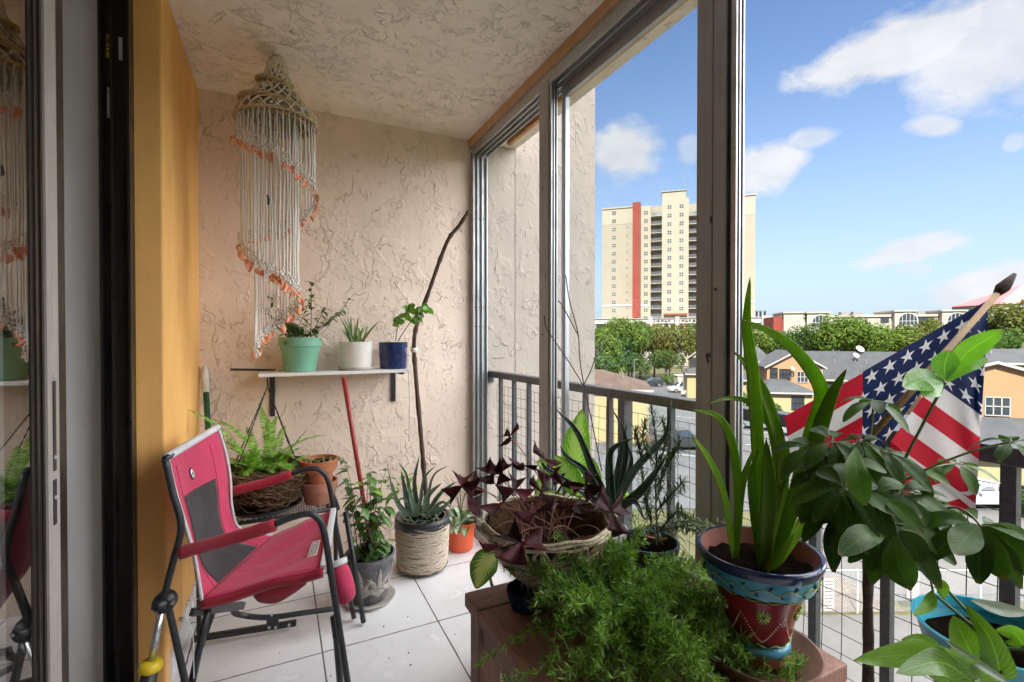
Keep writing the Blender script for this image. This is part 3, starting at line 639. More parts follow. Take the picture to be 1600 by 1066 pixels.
t, F = house('townhouse', 'peach gabled townhouse with three upper windows beyond the tall green leaf', 1199, 1286, 64, 62.5, 571, 547, 'peach', 'shingle', True, wins=((1209, 584, .9, 1.6), (1226.5, 585, 1.3, 1.4), (1254, 589, 1.3, 1.4)))
dish(F, t, 1236, 577, .5, .3)
house('', '', 1196, 1270, 59.5, 58.5, 611, 592, 'yellow', 'shingle', hip=2.2, parent=t, wins=((1247, 630, 1.4, 1.6),))
t, F = house('townhouse', 'pale yellow townhouse with grey roof left of the peach gabled one', 1178, 1203, 69, 69, 562, 541, 'yellow', 'shingle', hip=.3, wins=((1198, 577, 1.2, 1.6),))
t, F = house('townhouse', 'small peach townhouse beside the window post, lower porch roof in front', 1120, 1178, 74, 73, 566, 545, 'peach', 'shingle', hip=2)
house('', '', 1150, 1182, 66, 66, 592, 578, 'yellow', 'shingle', hip=1.5, parent=t)
t, F = house('townhouse', 'yellow townhouse half hidden by the wide brown mullion near the white vans', 1076, 1120, 82, 80, 558, 541, 'yellow', 'shingle', True, wins=((1083, 567, 1.2, 1.8),))
house('', '', 1074, 1112, 77, 76, 583, 574, 'yellow', 'shingle', hip=1.5, parent=t)
t, F = house('townhouse', 'peach townhouse with barred window right of the flag', 1440, 1680, 37, 34, 594, 560, 'peach', 'shingle', True, wins=((1559, 635, 1.45, 1.35), (1640, 640, 1.4, 1.3)))
house('', '', 1420, 1700, 31.5, 29.5, 704, 650, 'yellow', 'shingle', parent=t, over=.5)
t, F = house('townhouse', 'grey roofed townhouse with white fascia, far right behind the peach one', 1500, 1800, 46, 42, 565, 545, 'yellow', 'shingle', hip=3)
t, F = house('townhouse', 'yellow house with brown hip roof right beside the wing wall', 840, 1014, 46, 44, 604, 577, 'yellow', 'brown_shingle', hip=4.6)
# small shed at the end of the lot
t = thing('utility_shed', 'small cream utility shed standing beside the parking lot trees', 'shed', hp(1068, 92, GZ)); F = Fac(hp(1059, 92), hp(1078, 92))
a = MB(); F.box(a, 0, F.w, -2, 0, GZ, zv(588, 92)); a.build('wall', M['ivory'], t); a = MB(); F.box(a, -.1, F.w+.1, -2.1, .1, zv(588, 92)+.01, zv(586.5, 92)); a.build('roof', M['wwhite'], t)
a = MB(); F.box(a, F.w*.6, F.w*.85, .001, .05, GZ+.1, zv(590, 92)); a.build('door', M['terracotta'], t)
# ---------------- trees
M['bark'] = noisy('grey bark', (.16, .13, .10), (.24, .20, .16), 3, bump=.8)
LM = [leafmat('tree leaves', (.036, .074, .010), (.088, .130, .020), .6, .3, .4, .1), leafmat('dark tree leaves', (.022, .052, .012), (.050, .090, .018), .6, .25, .4, .1), leafmat('olive tree leaves', (.050, .070, .014), (.100, .105, .026), .6, .3, .4, .1)]
def tree(label, u, d, h_, r, mat, n=1800, group='trees beyond the parking lot', lean=0, leaf=.42, low=.25, name='tree', squash=.8):
    p = hp(u, d, GZ); t = thing(name, label, 'tree', p, group); rr = random.Random(int(u*7+d))
    a = MB(); tp = [p, p+V((rr.uniform(-.3,.3), rr.uniform(-.3,.3), h_*.25)), p+V((rr.uniform(-.5,.5), rr.uniform(-.5,.5), h_*.55))]
    a.tube(spline(tp, 4), [h_*.022*(1-.06*i) for i in range(9)], 7); cl = []
    for i in range(13):
        th = rr.uniform(0, 2*PI); ph = rr.uniform(-.35, 1.3); q = rr.uniform(.45, .85)
        c = p+V((math.cos(th)*math.cos(ph)*r*q, math.sin(th)*math.cos(ph)*r*q, h_*(low+1)/2+math.sin(ph)*h_*(1-low)/2*q*squash)); cl.append((c, r*rr.uniform(.28, .5)))
        a.tube([tp[1]+(tp[2]-tp[1])*rr.random(), (tp[2]+c)/2+V((0,0,-.3)), c], [h_*.009, h_*.006, h_*.003], 5)
    cl.append((p+V((0, 0, h_*.72)), r*.55)); a.build('trunk', M['bark'], t, True)
    a = MB()
    n = int(n*1.7); leaf *= .78
    for k in range(n):
        c, q = cl[rr.randrange(len(cl))]; d_ = V((rr.gauss(0, 1), rr.gauss(0, 1), rr.gauss(0, 1))).normalized(); o = c+d_*q*rr.uniform(.55, 1.05)**.6*1
        o.z = min(o.z, p.z+h_*rr.uniform(.96, 1.02))
        nd = (d_+V((rr.gauss(0, .6), rr.gauss(0, .6), rr.gauss(.3, .6)))).normalized(); ax, ay = frame(nd); w = leaf*rr.uniform(.5, 1.2)
        th = rr.uniform(0, 2*PI); e1 = (ax*math.cos(th)+ay*math.sin(th))*w; e2 = (ay*math.cos(th)-ax*math.sin(th))*w*.55
        a.add([o-e1, o-e1*.2+e2+nd*w*.15, o+e1, o-e1*.2-e2+nd*w*.15], [(0,1,2,3)])
    a.build('crown', mat, t); return t
tl = 'rounded green tree in the parking lot row '
for (u, d, h_, r, m, lb, lf, n) in (
    (925, 88, 11.5, 5.5, 0, 'yellow green tree whose crown touches the wing wall edge', .42, 2600), (962, 100, 13.6, 6.5, 0, 'broad yellow green tree under the left part of the tower', .45, 3200),
    (1000, 112, 14.0, 6, 0, 'bright tree under the red stripe of the tower', .45, 2400), (1040, 110, 12.8, 6, 2, 'olive tree below the lettered podium band', .45, 2400),
    (1078, 112, 13.2, 5.5, 1, 'grey green tree just left of the wide mullion', .45, 2200), (985, 98, 6.5, 4, 1, 'low dark tree behind the dark parked car', .35, 1800),
    (1045, 104, 7, 4, 1, 'low dark tree behind the white van', .35, 1800), (940, 80, 7.5, 3.6, 1, 'low dark shrub tree beside the brown hip roof', .35, 1800),
    (1110, 105, 12.2, 5, 0, 'tree behind the wide mullion beside the yellow townhouse', .42, 1500),
    (1176, 102, 11.6, 5.5, 0, 'light green tree right behind the upright leaf tip', .42, 2200), (1258, 96, 13.2, 4.6, 1, 'narrow dark tree before the first arched window', .38, 2600),
    (1322, 92, 14.2, 6.0, 0, 'wide bright tree centred before the midrise', .42, 3600), (1372, 94, 13.6, 5.5, 0, 'wide bright tree behind the roof dishes', .42, 3200),
    (1405, 99, 12.8, 5.0, 2, 'olive tree between the midrise bays', .42, 2400), (1452, 104, 15.2, 3.4, 2, 'thin tall tree before the right arched window', .38, 1800),
    (1470, 98, 12, 5, 2, 'olive tree touching the flag edge', .42, 2200), (1588, 82, 17, 6.2, 2, 'big brownish tree right of the flag pole tip', .42, 3600), (1555, 76, 12.2, 4.2, 1, 'dark tree under the flag pole tip', .38, 2400), (1640, 80, 15, 6, 1, 'dark tree cut by the right picture edge', .42, 2000), (982, 106, 13.2, 6.5, 1, 'dark tree filling the gap between the two yellow green crowns', .42, 2400), (1022, 116, 13.4, 6.5, 0, 'far bright tree in front of the podium columns', .42, 2200), (1346, 100, 13.4, 6.5, 1, 'dark tree filling the gap between the wide bright ones', .42, 2400), (1290, 104, 12.4, 6.0, 2, 'olive tree filling the gap left of the wide bright one', .42, 2200), (1215, 110, 11.6, 5.0, 1, 'dark tree before the red corner of the midrise', .40, 2000), (1430, 108, 12.6, 6.0, 1, 'dark tree filling the gap left of the thin tall one', .42, 2200)):
    tree(lb, u, d, h_, r, LM[m], n, leaf=lf)
def palm(label, u, d, h_):
    p = hp(u, d, GZ); t = thing('palm_tree', label, 'palm', p, 'palms behind the right houses'); rr = random.Random(int(u)); a = MB(); top = p+V((.3, .2, h_))
    a.tube([p, p+V((.25, .1, h_*.5)), top], [.22, .16, .14], 8); a.build('trunk', M['bark'], t, True); a = MB()
    for k in range(26):
        th = rr.uniform(0, 2*PI); el = rr.uniform(-.5, 1.2); L = rr.uniform(2.2, 3.2); dr = V((math.cos(th)*math.cos(el), math.sin(th)*math.cos(el), math.sin(el)))
        path = bez(top, top+dr*L*.6, top+dr*L+V((0,0,-1.3)), 9); sd_ = dr.cross(V((0,0,1))).normalized()
        for i in range(1, 10):
            for s_ in (-1, 1):
                q = path[i]; w = .75*math.sin(PI*min(1, i/9*.9+.1)); e = sd_*s_*w*.8+(path[i]-path[i-1]).normalized()*w*.5+V((0,0,-w*.55)); k_ = V((0,0,.05)); a.add([q, q+e*.5+k_, q+e, q+e*.5-k_], [(0,1,2,3)])
    a.build('fronds', LM[1], t)
palm('palm with drooping fronds right of the flag, left of two', 1553, 62, 8.6); palm('palm with drooping fronds at the right picture edge', 1600, 60, 9.2); 
# distant greenery: nobody could count it
a = MB(); rr = random.Random(3)
for k in range(9000):
    u = rr.uniform(860, 1900); d = rr.uniform(190, 260); z = GZ+rr.random()**1.3*11.5*(.8+.3*noise.noise(V((u*.02, d*.02, 0)))); o = hp(u, d, z); ax, ay = frame(V((rr.gauss(0,1), rr.gauss(0,1), rr.gauss(0,1)))); w = rr.uniform(.5, 1.3); a.add([o-ax*w, o+ay*w*.6, o+ax*w, o-ay*w*.6], [(0,1,2,3)])
tag(a.build('distant_trees', LM[1]), kind='stuff')
def bush(label, u, d, h_, r, n=500):
    p = hp(u, d, GZ); t = thing('bush', label, 'bush', p, 'bushes round the parking lot'); rr = random.Random(int(u)); a = MB()
    for k in range(5): e = V((rr.gauss(0,.3)*r, rr.gauss(0,.3)*r, h_*.7)); a.tube([p, p+e], [.04, .015], 5)
    a.build('stem', M['bark'], t); a = MB()
    for k in range(n):
        d_ = V((rr.gauss(0,1), rr.gauss(0,1), rr.gauss(0,1))).normalized(); o = p+V((d_.x*r*rr.uniform(.5,1), d_.y*r*rr.uniform(.5,1), h_*.5+d_.z*h_*.5*rr.uniform(.6,1))); ax, ay = frame((d_+V((0,0,.4))).normalized()); w = rr.uniform(.1, .22); a.add([o-ax*w, o+ay*w*.6, o+ax*w, o-ay*w*.6], [(0,1,2,3)])
    a.build('foliage', LM[1], t)
for lb, u, d, h_, r in (('small green bush before the yellow porch', 1212, 56, 2.2, 1.0), ('small leafy bush left of the yellow porch', 1160, 62, 3, 1.2), ('rounded bush beside the dark parked car', 1048, 97, 2.5, 2), ('dark bush at the right picture edge below the rail', 1612, 26.2, 1.9, .9)): bush(lb, u, d, h_, r)
# ---------------- cars
def paint(name, col): 
    n = NT(name); return n.end(n.bsdf(col, .3, .1, None, Coat_Weight=.6, Coat_Roughness=.08))
M['tyre'] = simple('tyre rubber', (.02, .02, .02), .8); M['rim'] = brushed('alloy rim', (.5, .5, .52), .3, .8); M['carglass'] = simple('car glass', (.03, .04, .05), .05, 0, .1)
M['lamp'] = simple('tail lamp', (.35, .02, .02), .2); M['headlamp'] = simple('head lamp', (.7, .7, .7), .1)
def car(label, name, u, d, ang, col, kind='sedan'):
    L, W, H = {'sedan': (4.6, 1.8, 1.45), 'suv': (4.5, 1.85, 1.7), 'van': (5.2, 1.95, 2.0), 'pickup': (5.5, 1.95, 1.8)}[kind]
    p = hp(u, d, GZ+.006); t = thing(name, label, {'van': 'van', 'pickup': 'pickup truck'}.get(kind, 'car'), p, 'cars in the parking lot')
    X = RT*math.cos(ang)+FH*math.sin(ang); Y = V((-X.y, X.x, 0)); pm = paint(name+' paint', tuple(.5*x for x in col))
    def w(x, y, z): return p+X*x+Y*y+V((0,0,z))
    if kind == 'sedan': body = [(-.5,.45),(-.49,.95),(-.38,1.02),(-.25,1.04),(.2,1.0),(.42,.88),(.5,.62),(.5,.38)]; cab = [(-.36,1.0),(-.2,1.42),(.04,1.45),(.24,.98)]
    elif kind == 'suv': body = [(-.5,.45),(-.5,1.05),(-.2,1.08),(.22,1.05),(.44,.95),(.5,.7),(.5,.4)]; cab = [(-.49,1.05),(-.42,1.64),(.02,1.7),(.24,1.03)]
    elif kind == 'van': body = [(-.5,.45),(-.5,1.2),(-.2,1.2),(.25,1.1),(.45,.95),(.5,.7),(.5,.4)]; cab = [(-.5,1.15),(-.49,1.98),(.02,2.0),(.14,1.85),(.3,1.06)]
    else: body = [(-.5,.55),(-.5,1.05),(-.1,1.05),(.22,1.08),(.45,1.0),(.5,.75),(.5,.45)]; cab = [(-.12,1.05),(-.08,1.78),(.1,1.8),(.25,1.05)]
    def prism(prof, w0, w1, zlo=None):
        a = MB(); rows = []
        for yy in (-1, 1):
            rows.append([w(x*L, yy*(w0 if z < 1.15 else w1)*W/2, z) for x, z in prof])
        k = len(prof); a.add(rows[0]+rows[1], [tuple(range(k)), tuple(range(k, 2*k))[::-1]]+[(i, k+i, k+(i+1) % k, (i+1) % k) for i in range(k)]); return a
    bb = prism([(-.5,.3)]+body[1:-1]+[(.5,.3)], .98, .98); bo = bb.build('body', pm, t, bevel=.06); prism(cab, .94, .78).build('cabin', pm, t, bevel=.05)
    cx = [x for x, z in cab]; zt = max(z for x, z in cab)
    for s_ in (-1, 1):
        a = MB(); spans = [(.10, .46), (.52, .86)] if kind != 'pickup' else [(.2, .8)]
        if kind == 'van': spans = [(.70, .88)]
        for q0, q1 in spans:
            x0, x1 = cx[0]+(cx[-1]-cx[0])*q0, cx[0]+(cx[-1]-cx[0])*q1; zb = 1.13; z1 = zt-.13; tp = (cab[1][0]+.02, cab[-2][0]-.0)
            X0t, X1t = max(x0+.015, tp[0]), min(x1-.015, tp[1]+.01)
            if X1t <= X0t: X1t = X0t+.03
            yb, yt = W/2*.945+.012, W/2*.80+.012; a.add([w(x0*L, s_*yb, zb), w(x1*L, s_*yb, zb), w(X1t*L, s_*yt, z1), w(X0t*L, s_*yt, z1)], [(0,1,2,3)])
        if a.v: a.build('side_window', M['carglass'], t, solid=.02)
        for x in (-.31, .31):
            a = MB(); c = w(x*L, s_*W/2*.93, .33); a.tube([c-Y*.11*s_, c+Y*.11*s_], .33, 16); wh = a.build('wheel', M['tyre'], t, bevel=.02)
            a = MB(); a.tube([c+Y*.1105*s_, c+Y*.125*s_], .21, 12); a.build('rim', M['rim'], wh)
        a = MB(); a.obox(w(.485*L, s_*W*.36, .72), X*.07, Y*.2, V((0,0,.09))); a.build('headlight', M['headlamp'], t); a = MB(); a.obox(w(-.495*L, s_*W*.38, .85), X*.04, Y*.14, V((0,0,.12))); a.build('tail_light', M['lamp'], t)
    for (i, j, nm) in ((-2, -1, 'windscreen'), (0, 1, 'rear_window')):
        (xa, za), (xb, zb) = cab[i], cab[j]; lo, hi_ = ((xa, za), (xb, zb)) if za < zb else ((xb, zb), (xa, za)); a = MB(); sg = .012*(1 if nm == 'windscreen' else -1)
        q = [(lo[0]*.88+hi_[0]*.12, lo[1]*.88+hi_[1]*.12, .84), (lo[0]*.12+hi_[0]*.88, lo[1]*.12+hi_[1]*.88, .70)]
        a.add([w(q[0][0]*L+sg*3, -q[0][2]*W/2, q[0][1]), w(q[0][0]*L+sg*3, q[0][2]*W/2, q[0][1]), w(q[1][0]*L+sg*3, q[1][2]*W/2, q[1][1]), w(q[1][0]*L+sg*3, -q[1][2]*W/2, q[1][1])], [(0,1,2,3)]); a.build(nm, M['carglass'], t, solid=.02)
    for s_ in (-1, 1): a = MB(); a.obox(w(.16*L, s_*W*.53, 1.05), X*.07, Y*.09, V((0,0,.06))); a.build('mirror', pm, t)
car('dark grey suv parked by the trees at the far end', 'parked_car', 1017, 95, PI, (.045, .055, .065), 'suv')
car('white van parked beside the lamp pole', 'parked_van', 1068, 85, PI, (.75, .75, .75), 'van')
car('white car in front of the white van, only its roof above the rail', 'parked_car', 1088, 79, PI-.4, (.72, .73, .74))
car('orange car parked right of the wide mullion', 'parked_car', 1163, 57, 2.3, (.75, .18, .03), 'sedan')
car('grey car in front of the orange car', 'parked_car', 1186, 51.5, 2.5, (.30, .34, .37), 'sedan')
car('dark pickup half hidden behind the rosemary', 'parked_truck', 1062, 42.5, 0, (.05, .055, .065), 'pickup')
car('white car by the yellow house right of the flag', 'parked_car', 1530, 28.2, PI, (.74, .75, .77), 'sedan')
car('silver sedan parked in the lot behind the flag', 'parked_car', 1265, 47, 2.4, (.45, .46, .48), 'sedan')
# ---------------- lamp poles, chain-link fence, notices
for lb, u, d, v in (('thin lamp pole left of the dark suv', 991, 92, 562), ('thin lamp pole before the white van', 1068, 80, 574)):
    t = thing('lamp_pole', lb, 'lamp pole', hp(u, d, GZ), 'lamp poles of the parking lot'); a = MB(); p = hp(u, d, GZ); a.tube([p, V((p.x, p.y, zv(v, d)))], [.09, .06], 6); a.build('pole', M['grey'], t)
    a = MB(); a.obox(V((p.x, p.y, zv(v, d)))+RT*.3, RT*.4, FH*.12, V((0,0,.07))); a.build('lamp_head', M['grey'], t)
def link_mat():
    n = NT('chain link'); o = n.coord('UV'); s = n.n('ShaderNodeSeparateXYZ'); n.set(s.inputs[0], o); g = []
    for sg in (1, -1):
        q = n.math('FRACT', n.math('MULTIPLY', n.math('ADD', s.outputs[0], n.math('MULTIPLY', s.outputs[1], sg)), 12)); g.append(n.math('LESS_THAN', q, .10))
    m = n.math('MAXIMUM', *g); tr = n.n('ShaderNodeBsdfTransparent'); mx = n.n('ShaderNodeMixShader'); n.set(mx.inputs[0], m); n.t.links.new(tr.outputs[0], mx.inputs[1]); n.t.links.new(n.bsdf((.40, .41, .43, 1), .5, .3), mx.inputs[2]); return n.end(mx.outputs[0])
M['galv'] = brushed('galvanised steel', (.48, .50, .53), .5, .5)
F = Fac(hp(1230, 17.15), hp(2000, 17.15)); cf = thing('chain_link_fence', 'low galvanised chain-link fence beside the pale concrete', 'fence', F.pt(4, 0, GZ)); zt = zv(893, 17.15)
a = MB(); a.grid([[F.pt(F.w*j/30, 0, z) for j in range(31)] for z in (GZ+.05, zt)], uv=lambda i, j: (j*F.w, i*(zt-GZ))); a.build('chain_link', link_mat(), cf)
a = MB(); a.tube([F.pt(0, 0, zt), F.pt(F.w, 0, zt)], .025, 6); a.build('top_rail', M['galv'], cf)
for u in (1245, 1342, 1437, 1535, 1632, 1730): a = MB(); a.tube([F.pt(F.s(u), .03, GZ), F.pt(F.s(u), .03, zt+.05)], .03, 6); a.build('post', M['galv'], cf)
for u0, u1, v0, v1, lb, lines in ((1288, 1304, 906, 957, 'tall pale notice board with dark print on the chain-link fence', 9), (1418, 1434, 914, 936, 'small pale notice with faint lines on the chain-link fence', 4)):
    t = thing('notice_board', lb, 'sign', F.pt(F.s(u0), .06, GZ)); s0, s1, z0, z1 = F.s(u0), F.s(u1), zv(v1, 17.1), zv(v0, 17.1); a = MB(); F.box(a, s0, s1, .05, .07, z0, z1); a.build('board', M['wwhite'], t); a = MB(); rr = random.Random(u0)
    for i in range(lines):
        zc = z1-(z1-z0)*(i+.7)/(lines+.4); q = s0+.03
        while q < s1-.05: w_ = rr.uniform(.01, .04); F.box(a, q, min(q+w_, s1-.03), .0705, .073, zc-.02, zc+.02); q += w_+.014
    a.build('print', M['grey'] if lines < 5 else M['aludark'], t)

k0, k1 = hp(1392, 24.2), hp(1478, 23.9); b = MB(); b.bar(k0+V((0,0,GZ+.08)), k1+V((0,0,GZ+.08)), .30, .15); struct('yellow_kerb', b, simple('yellow kerb paint', (.50, .33, .03), .7, 0, .2, 3))
# ================================================================ balcony things
def ext_to(p, q, z):                     # carry the line p->q on to height z
    d = q-p; return p+d*((z-p.z)/d.z)
M['frame'] = simple('black powder coated tube', (.03, .032, .036), .35, .2, .2, 40); M['steel'] = brushed('bright steel', (.6, .6, .6), .25, .9)
def cloth(name, col, rough=.8, sc=520, var=.14):
    n = NT(name); o = n.coord(); f = n.noise(o, sc, 2); g = n.noise(o, 7, 5, .6); cr = n.noise(n.mapv(o, (9, 9, 2.5), (0, 0, 0), (.3, .5, .4)), 1.6, 3, .55, .6)
    c = n.mix(n.ramp(g, .3, .7), [x*(1-var) for x in col], [x*(1+var) for x in col]); c = n.mix(n.ramp(f, .3, .7, 0, .35), c, [x*.65 for x in col]); c = n.mix(n.ramp(n.noise(o, 3, 4), .55, .75, 0, .3), c, [min(1, x*.8+.12) for x in col])
    h = n.math('ADD', n.math('MULTIPLY', f, .10), n.math('MULTIPLY', cr, 1.6)); return n.end(n.bsdf(c, rough, 0, h, .55, .006, .25, Sheen_Weight=.15))
M['pink'] = cloth('raspberry canvas', (.53, .045, .112)); M['crimson'] = cloth('crimson foam sleeve', (.34, .022, .04)); M['mesh'] = cloth('charcoal mesh cloth', (.04, .037, .038)); M['hem'] = cloth('silver piping', (.62, .62, .64), .5)
# ---------------- rocking camp chair
Q0 = V((-.30, 1.72, 0)); CE = V((.983, -.18, 0)).normalized(); CF = V((.18, .983, 0)).normalized()
def CP(u, v, b): r = ray(u, v); q = Q0+CF*b; return EYE+r*((q-EYE).dot(CF)/r.dot(CF))
ch = thing('camp_chair', 'raspberry pink folding rocker camp chair with black tube frame', 'chair', Q0+CE*.3+CF*.24)
def cps(l, b): return [CP(u, v, b) for u, v in l]
for b_, off in ((0, 0),):
    pts = cps([(258, 717), (270, 770), (283, 823), (270, 880), (259, 926), (264, 952), (277, 1010)], .0); pts.append(ext_to(pts[-2], pts[-1], .012)); MB().tube(spline(pts, 5), .0098, 10).build('back_frame', M['frame'], ch, True)
pf = cps([(339, 669), (353, 715), (359, 760), (357, 815)], .48); pf += [CP(350, 900, .47), CP(318, 1000, .46)]; pf.append(ext_to(pf[-2], pf[-1], .012)); MB().tube(spline(pf, 5), .0098, 10).build('back_frame', M['frame'], ch, True)
MB().tube([CP(258, 717, 0), CP(339, 669, .48)], .009, 8).build('top_bar', M['frame'], ch, True)
for l, b_ in (([(428, 820), (455, 809), (478, 803), (492, 806), (503, 820), (510, 850), (516, 890), (527, 960), (537, 1025)], -.03), ([(455, 741), (475, 734), (495, 733), (510, 745), (518, 775), (524, 820), (534, 870)], .50)):
    pts = cps(l, b_); pts.append(ext_to(pts[-2], pts[-1], .012)); MB().tube(spline(pts, 5), .0102, 10).build('arm_frame', M['frame'], ch, True)
for l, b_ in (([(281, 864), (330, 850), (380, 836), (430, 820)], -.03), ([(352, 770), (390, 761), (425, 752), (456, 741)], .50)):
    pts = spline(cps(l, b_), 5); a = MB(); a.tube(pts, [.0195*(1+.05*math.sin(i*2.1)) for i in range(len(pts))], 12); a.build('armrest', M['crimson'], ch, True)
for l, b_ in (([(325, 955), (312, 1010), (303, 1052)], .04), ([(521, 963), (526, 1000), (529, 1036)], .03)):
    pts = cps(l, b_); MB().tube(pts+[ext_to(pts[-2], pts[-1], .012)], .011, 8).build('leg', M['frame'], ch, True)
pts = [CP(540, 800, .50), CP(553, 880, .48)]; MB().tube([pts[0], ext_to(pts[0], pts[1], .012)], .011, 8).build('leg', M['frame'], ch, True)
# seat and back cloth
def lerp(a, c, t): return a+(c-a)*t
nb = spline(cps([(260, 719), (272, 770), (289, 825), (301, 868), (308, 905), (313, 938)], .02), 6); fb = spline(cps([(340, 671), (352, 712), (358, 748), (361, 795), (375, 828), (425, 838)], .465), 6)
bn = (fb[0]-nb[0]).cross(nb[8]-nb[0]).normalized(); bn = bn if bn.dot(CE) > 0 else -bn
def backq(t, s_):
    q = t*(len(nb)-1); i = min(len(nb)-2, int(q)); w = q-i; p = lerp(lerp(nb[i], nb[i+1], w), lerp(fb[i], fb[i+1], w), s_)
    return p-bn*(.030*math.sin(PI*s_)*math.sin(PI*min(1, .25+.75*t)))+bn*.004*math.sin(9*s_+5*t)*math.sin(PI*t)
def backp(i, s_): return backq(i/(len(nb)-1), s_)
nr, nc = len(nb), 17
a = MB(); a.grid([[backp(i, j/(nc-1)) for j in range(nc)] for i in range(nr)]); bk = a.build('backrest', M['pink'], ch, True, solid=.004)
a = MB(); rows = []
for j in range(19):
    s_ = .19+.59*j/18; t0 = .27+.05*(s_-.19)/.59; rows.append([backq(t0+(.985-t0)*k/16, s_+.012*math.sin(7*k/16)*(1 if j < 9 else 0))+bn*.0035 for k in range(17)])
a.grid(rows); a.build('mesh_panel', M['mesh'], bk, True, solid=.0015)
a = MB(); a.tube([p+bn*.004 for p in nb], .0055, 6); a.tube([p+bn*.004 for p in fb], .0055, 6); a.tube([lerp(nb[0], fb[0], q/8)+V((0, 0, .008)) for q in range(9)], .0125, 8); a.build('piping', M['hem'], bk, True)
for s_ in (.155, .805): a = MB(); a.tube([backp(i, s_)+bn*.0028 for i in range(2, nr)], .0012, 4); a.build('seam', M['crimson'], bk)
def surf(i, s_, o): return backp(i, s_)+bn*o
c0 = lerp(backp(6, .45), backp(5, .45), .3); ex = (backp(5, .6)-backp(5, .3)).normalized(); ez = ex.cross(bn).normalized(); ez = ez if ez.z > 0 else -ez
a = MB()
def plate(pts, o0, o1, m):
    a.cur = m; lo = [c0+ex*x+ez*z+bn*o0 for x, z in pts]; hi_ = [p+bn*(o1-o0) for p in lo]; k_ = len(pts); a.add(lo+hi_, [tuple(range(k_)), tuple(range(k_, 2*k_))]+[(i, (i+1) % k_, k_+(i+1) % k_, k_+i) for i in range(k_)])
plate([(-.016, .016), (.004, .022), (.018, .004), (.016, -.018), (-.004, -.018)], .004, .006, 0); plate([(-.012, .012), (.003, .017), (.013, .003), (.012, -.013), (-.003, -.013)], .0061, .007, 1)
plate([(-.006, -.004), (.002, .009), (.009, -.004)], .0071, .008, 0); plate([(-.003, -.011), (.011, -.011), (.011, -.008), (-.003, -.008)], .0071, .008, 0); a.build('emblem', [M['ink'], M['white']], bk)
ns = cps([(313, 938), (360, 926), (420, 909), (470, 897), (505, 888)], .02); fs_ = cps([(425, 838), (450, 826), (475, 815), (500, 806), (521, 797)], .465)
ns = spline(ns, 4); fs_ = spline(fs_, 4); nn = len(ns); mm = 15
def seatp(i, s_):
    t = i/(nn-1); p = lerp(ns[i], fs_[i], s_); return p-V((0, 0, .022*math.sin(PI*s_)*math.sin(PI*t)))+V((0, 0, .0035*math.sin(14*s_-9*t)*math.sin(PI*t)))
a = MB(); a.grid([[seatp(i, j/(mm-1)) for j in range(mm)] for i in range(nn)]); st = a.build('seat', M['pink'], ch, True, solid=.005)
a = MB(); a.grid([[seatp(i, .0)+V((0,0,-.002)), seatp(i, 0)+V((0,0,-.016))-CF*.006, seatp(i, 0)+V((0,0,-.030))+CF*.004] for i in range(nn)]); a.build('side_hem', M['crimson'], st, True, solid=.006)
a = MB(); w_ = [CP(395, 935, .03), CP(405, 944, .03), CP(430, 945, .03), CP(455, 932, .03), CP(478, 915, .03)]; tpl = [CP(395, 925, .03), CP(410, 921, .03), CP(430, 915, .03), CP(455, 908, .03), CP(478, 903, .03)]; a.grid([spline(tpl, 4), [p+CF*.012 for p in spline(w_, 4)]]); a.build('sling_pocket', M['crimson'], st, True, solid=.005)
a = MB(); a.bar(seatp(nn-1, 0)+CF*.003, seatp(nn-1, 1), .022, .02); a.build('front_hem', M['hem'], st, bevel=.004)
# printed care patch on the seat
q = [CP(486, 849, .12), CP(500, 846, .14), CP(494, 869, .07), CP(479, 872, .05)]
def seat_at(u, v):
    best = None
    r = ray(u, v); bd = 9
    for i in range(nn):
        for j in range(0, 41):
            p = seatp(i, j/40); d_ = (p-EYE).cross(r.normalized()).length
            if d_ < bd: bd = d_; best = p
    return best
q = [seat_at(*w)+V((0, 0, .005)) for w in ((486, 849), (500, 846), (494, 869), (479, 872))]
a = MB(); a.cur = 0; a.add(q+[p-V((0,0,.003)) for p in q], [(0,1,2,3),(4,5,6,7),(0,1,5,4),(1,2,6,5),(2,3,7,6),(3,0,4,7)]); a.cur = 1
rr = random.Random(5)
for i in range(5):
    x = .1
    while x < .9:
        w_ = rr.uniform(.04, .12); y0 = .1+.165*i; y1 = y0+.10; f_ = lambda X, Y: lerp(lerp(q[0], q[3], X), lerp(q[1], q[2], X), Y)+V((0, 0, .0006)); a.add([f_(x, y0), f_(min(.95, x+w_), y0), f_(min(.95, x+w_), y1), f_(x, y1)], [(0,1,2,3)]); x += w_+.05
a.build('printed_patch', [M['white'], M['ink']], st)
# pouch, hub, strut, base
a = MB(); p0, p1 = CP(527, 884, .06), CP(543, 942, .02); d_ = p1-p0; a.tube([p0+d_*t for t in (0, .2, .45, .7, .88, .97, 1)], [.030, .035, .037, .036, .031, .021, .006], 14); pc = a.build('drink_pouch', M['pink'], ch, True)
a = MB(); a.tube([p0-d_*.13, p0+d_*.02], [.037, .0345], 14); a.build('pouch_rim', M['hem'], pc, True)
a = MB(); c_ = CP(258, 940, -.005); a.tube([c_-CF*.014, c_+CF*.014], .030, 18); a.tube([CP(248, 950, -.02), CP(252, 938, -.02)], .020, 12); hb = a.build('rocker_hub', M['frame'], ch, True)
a = MB()
for u, v in ((271, 941), (246, 955), (282, 967)): c_ = CP(u, v, -.02); a.tube([c_-CF*.006, c_], .006, 8)
a.build('rivet', M['steel'], hb)
a = MB(); s0, s1 = CP(251, 958, -.02), CP(236, 1038, -.02); a.tube([s0, s1], .010, 12); sp = a.build('rocker_strut', M['steel'], ch, True)
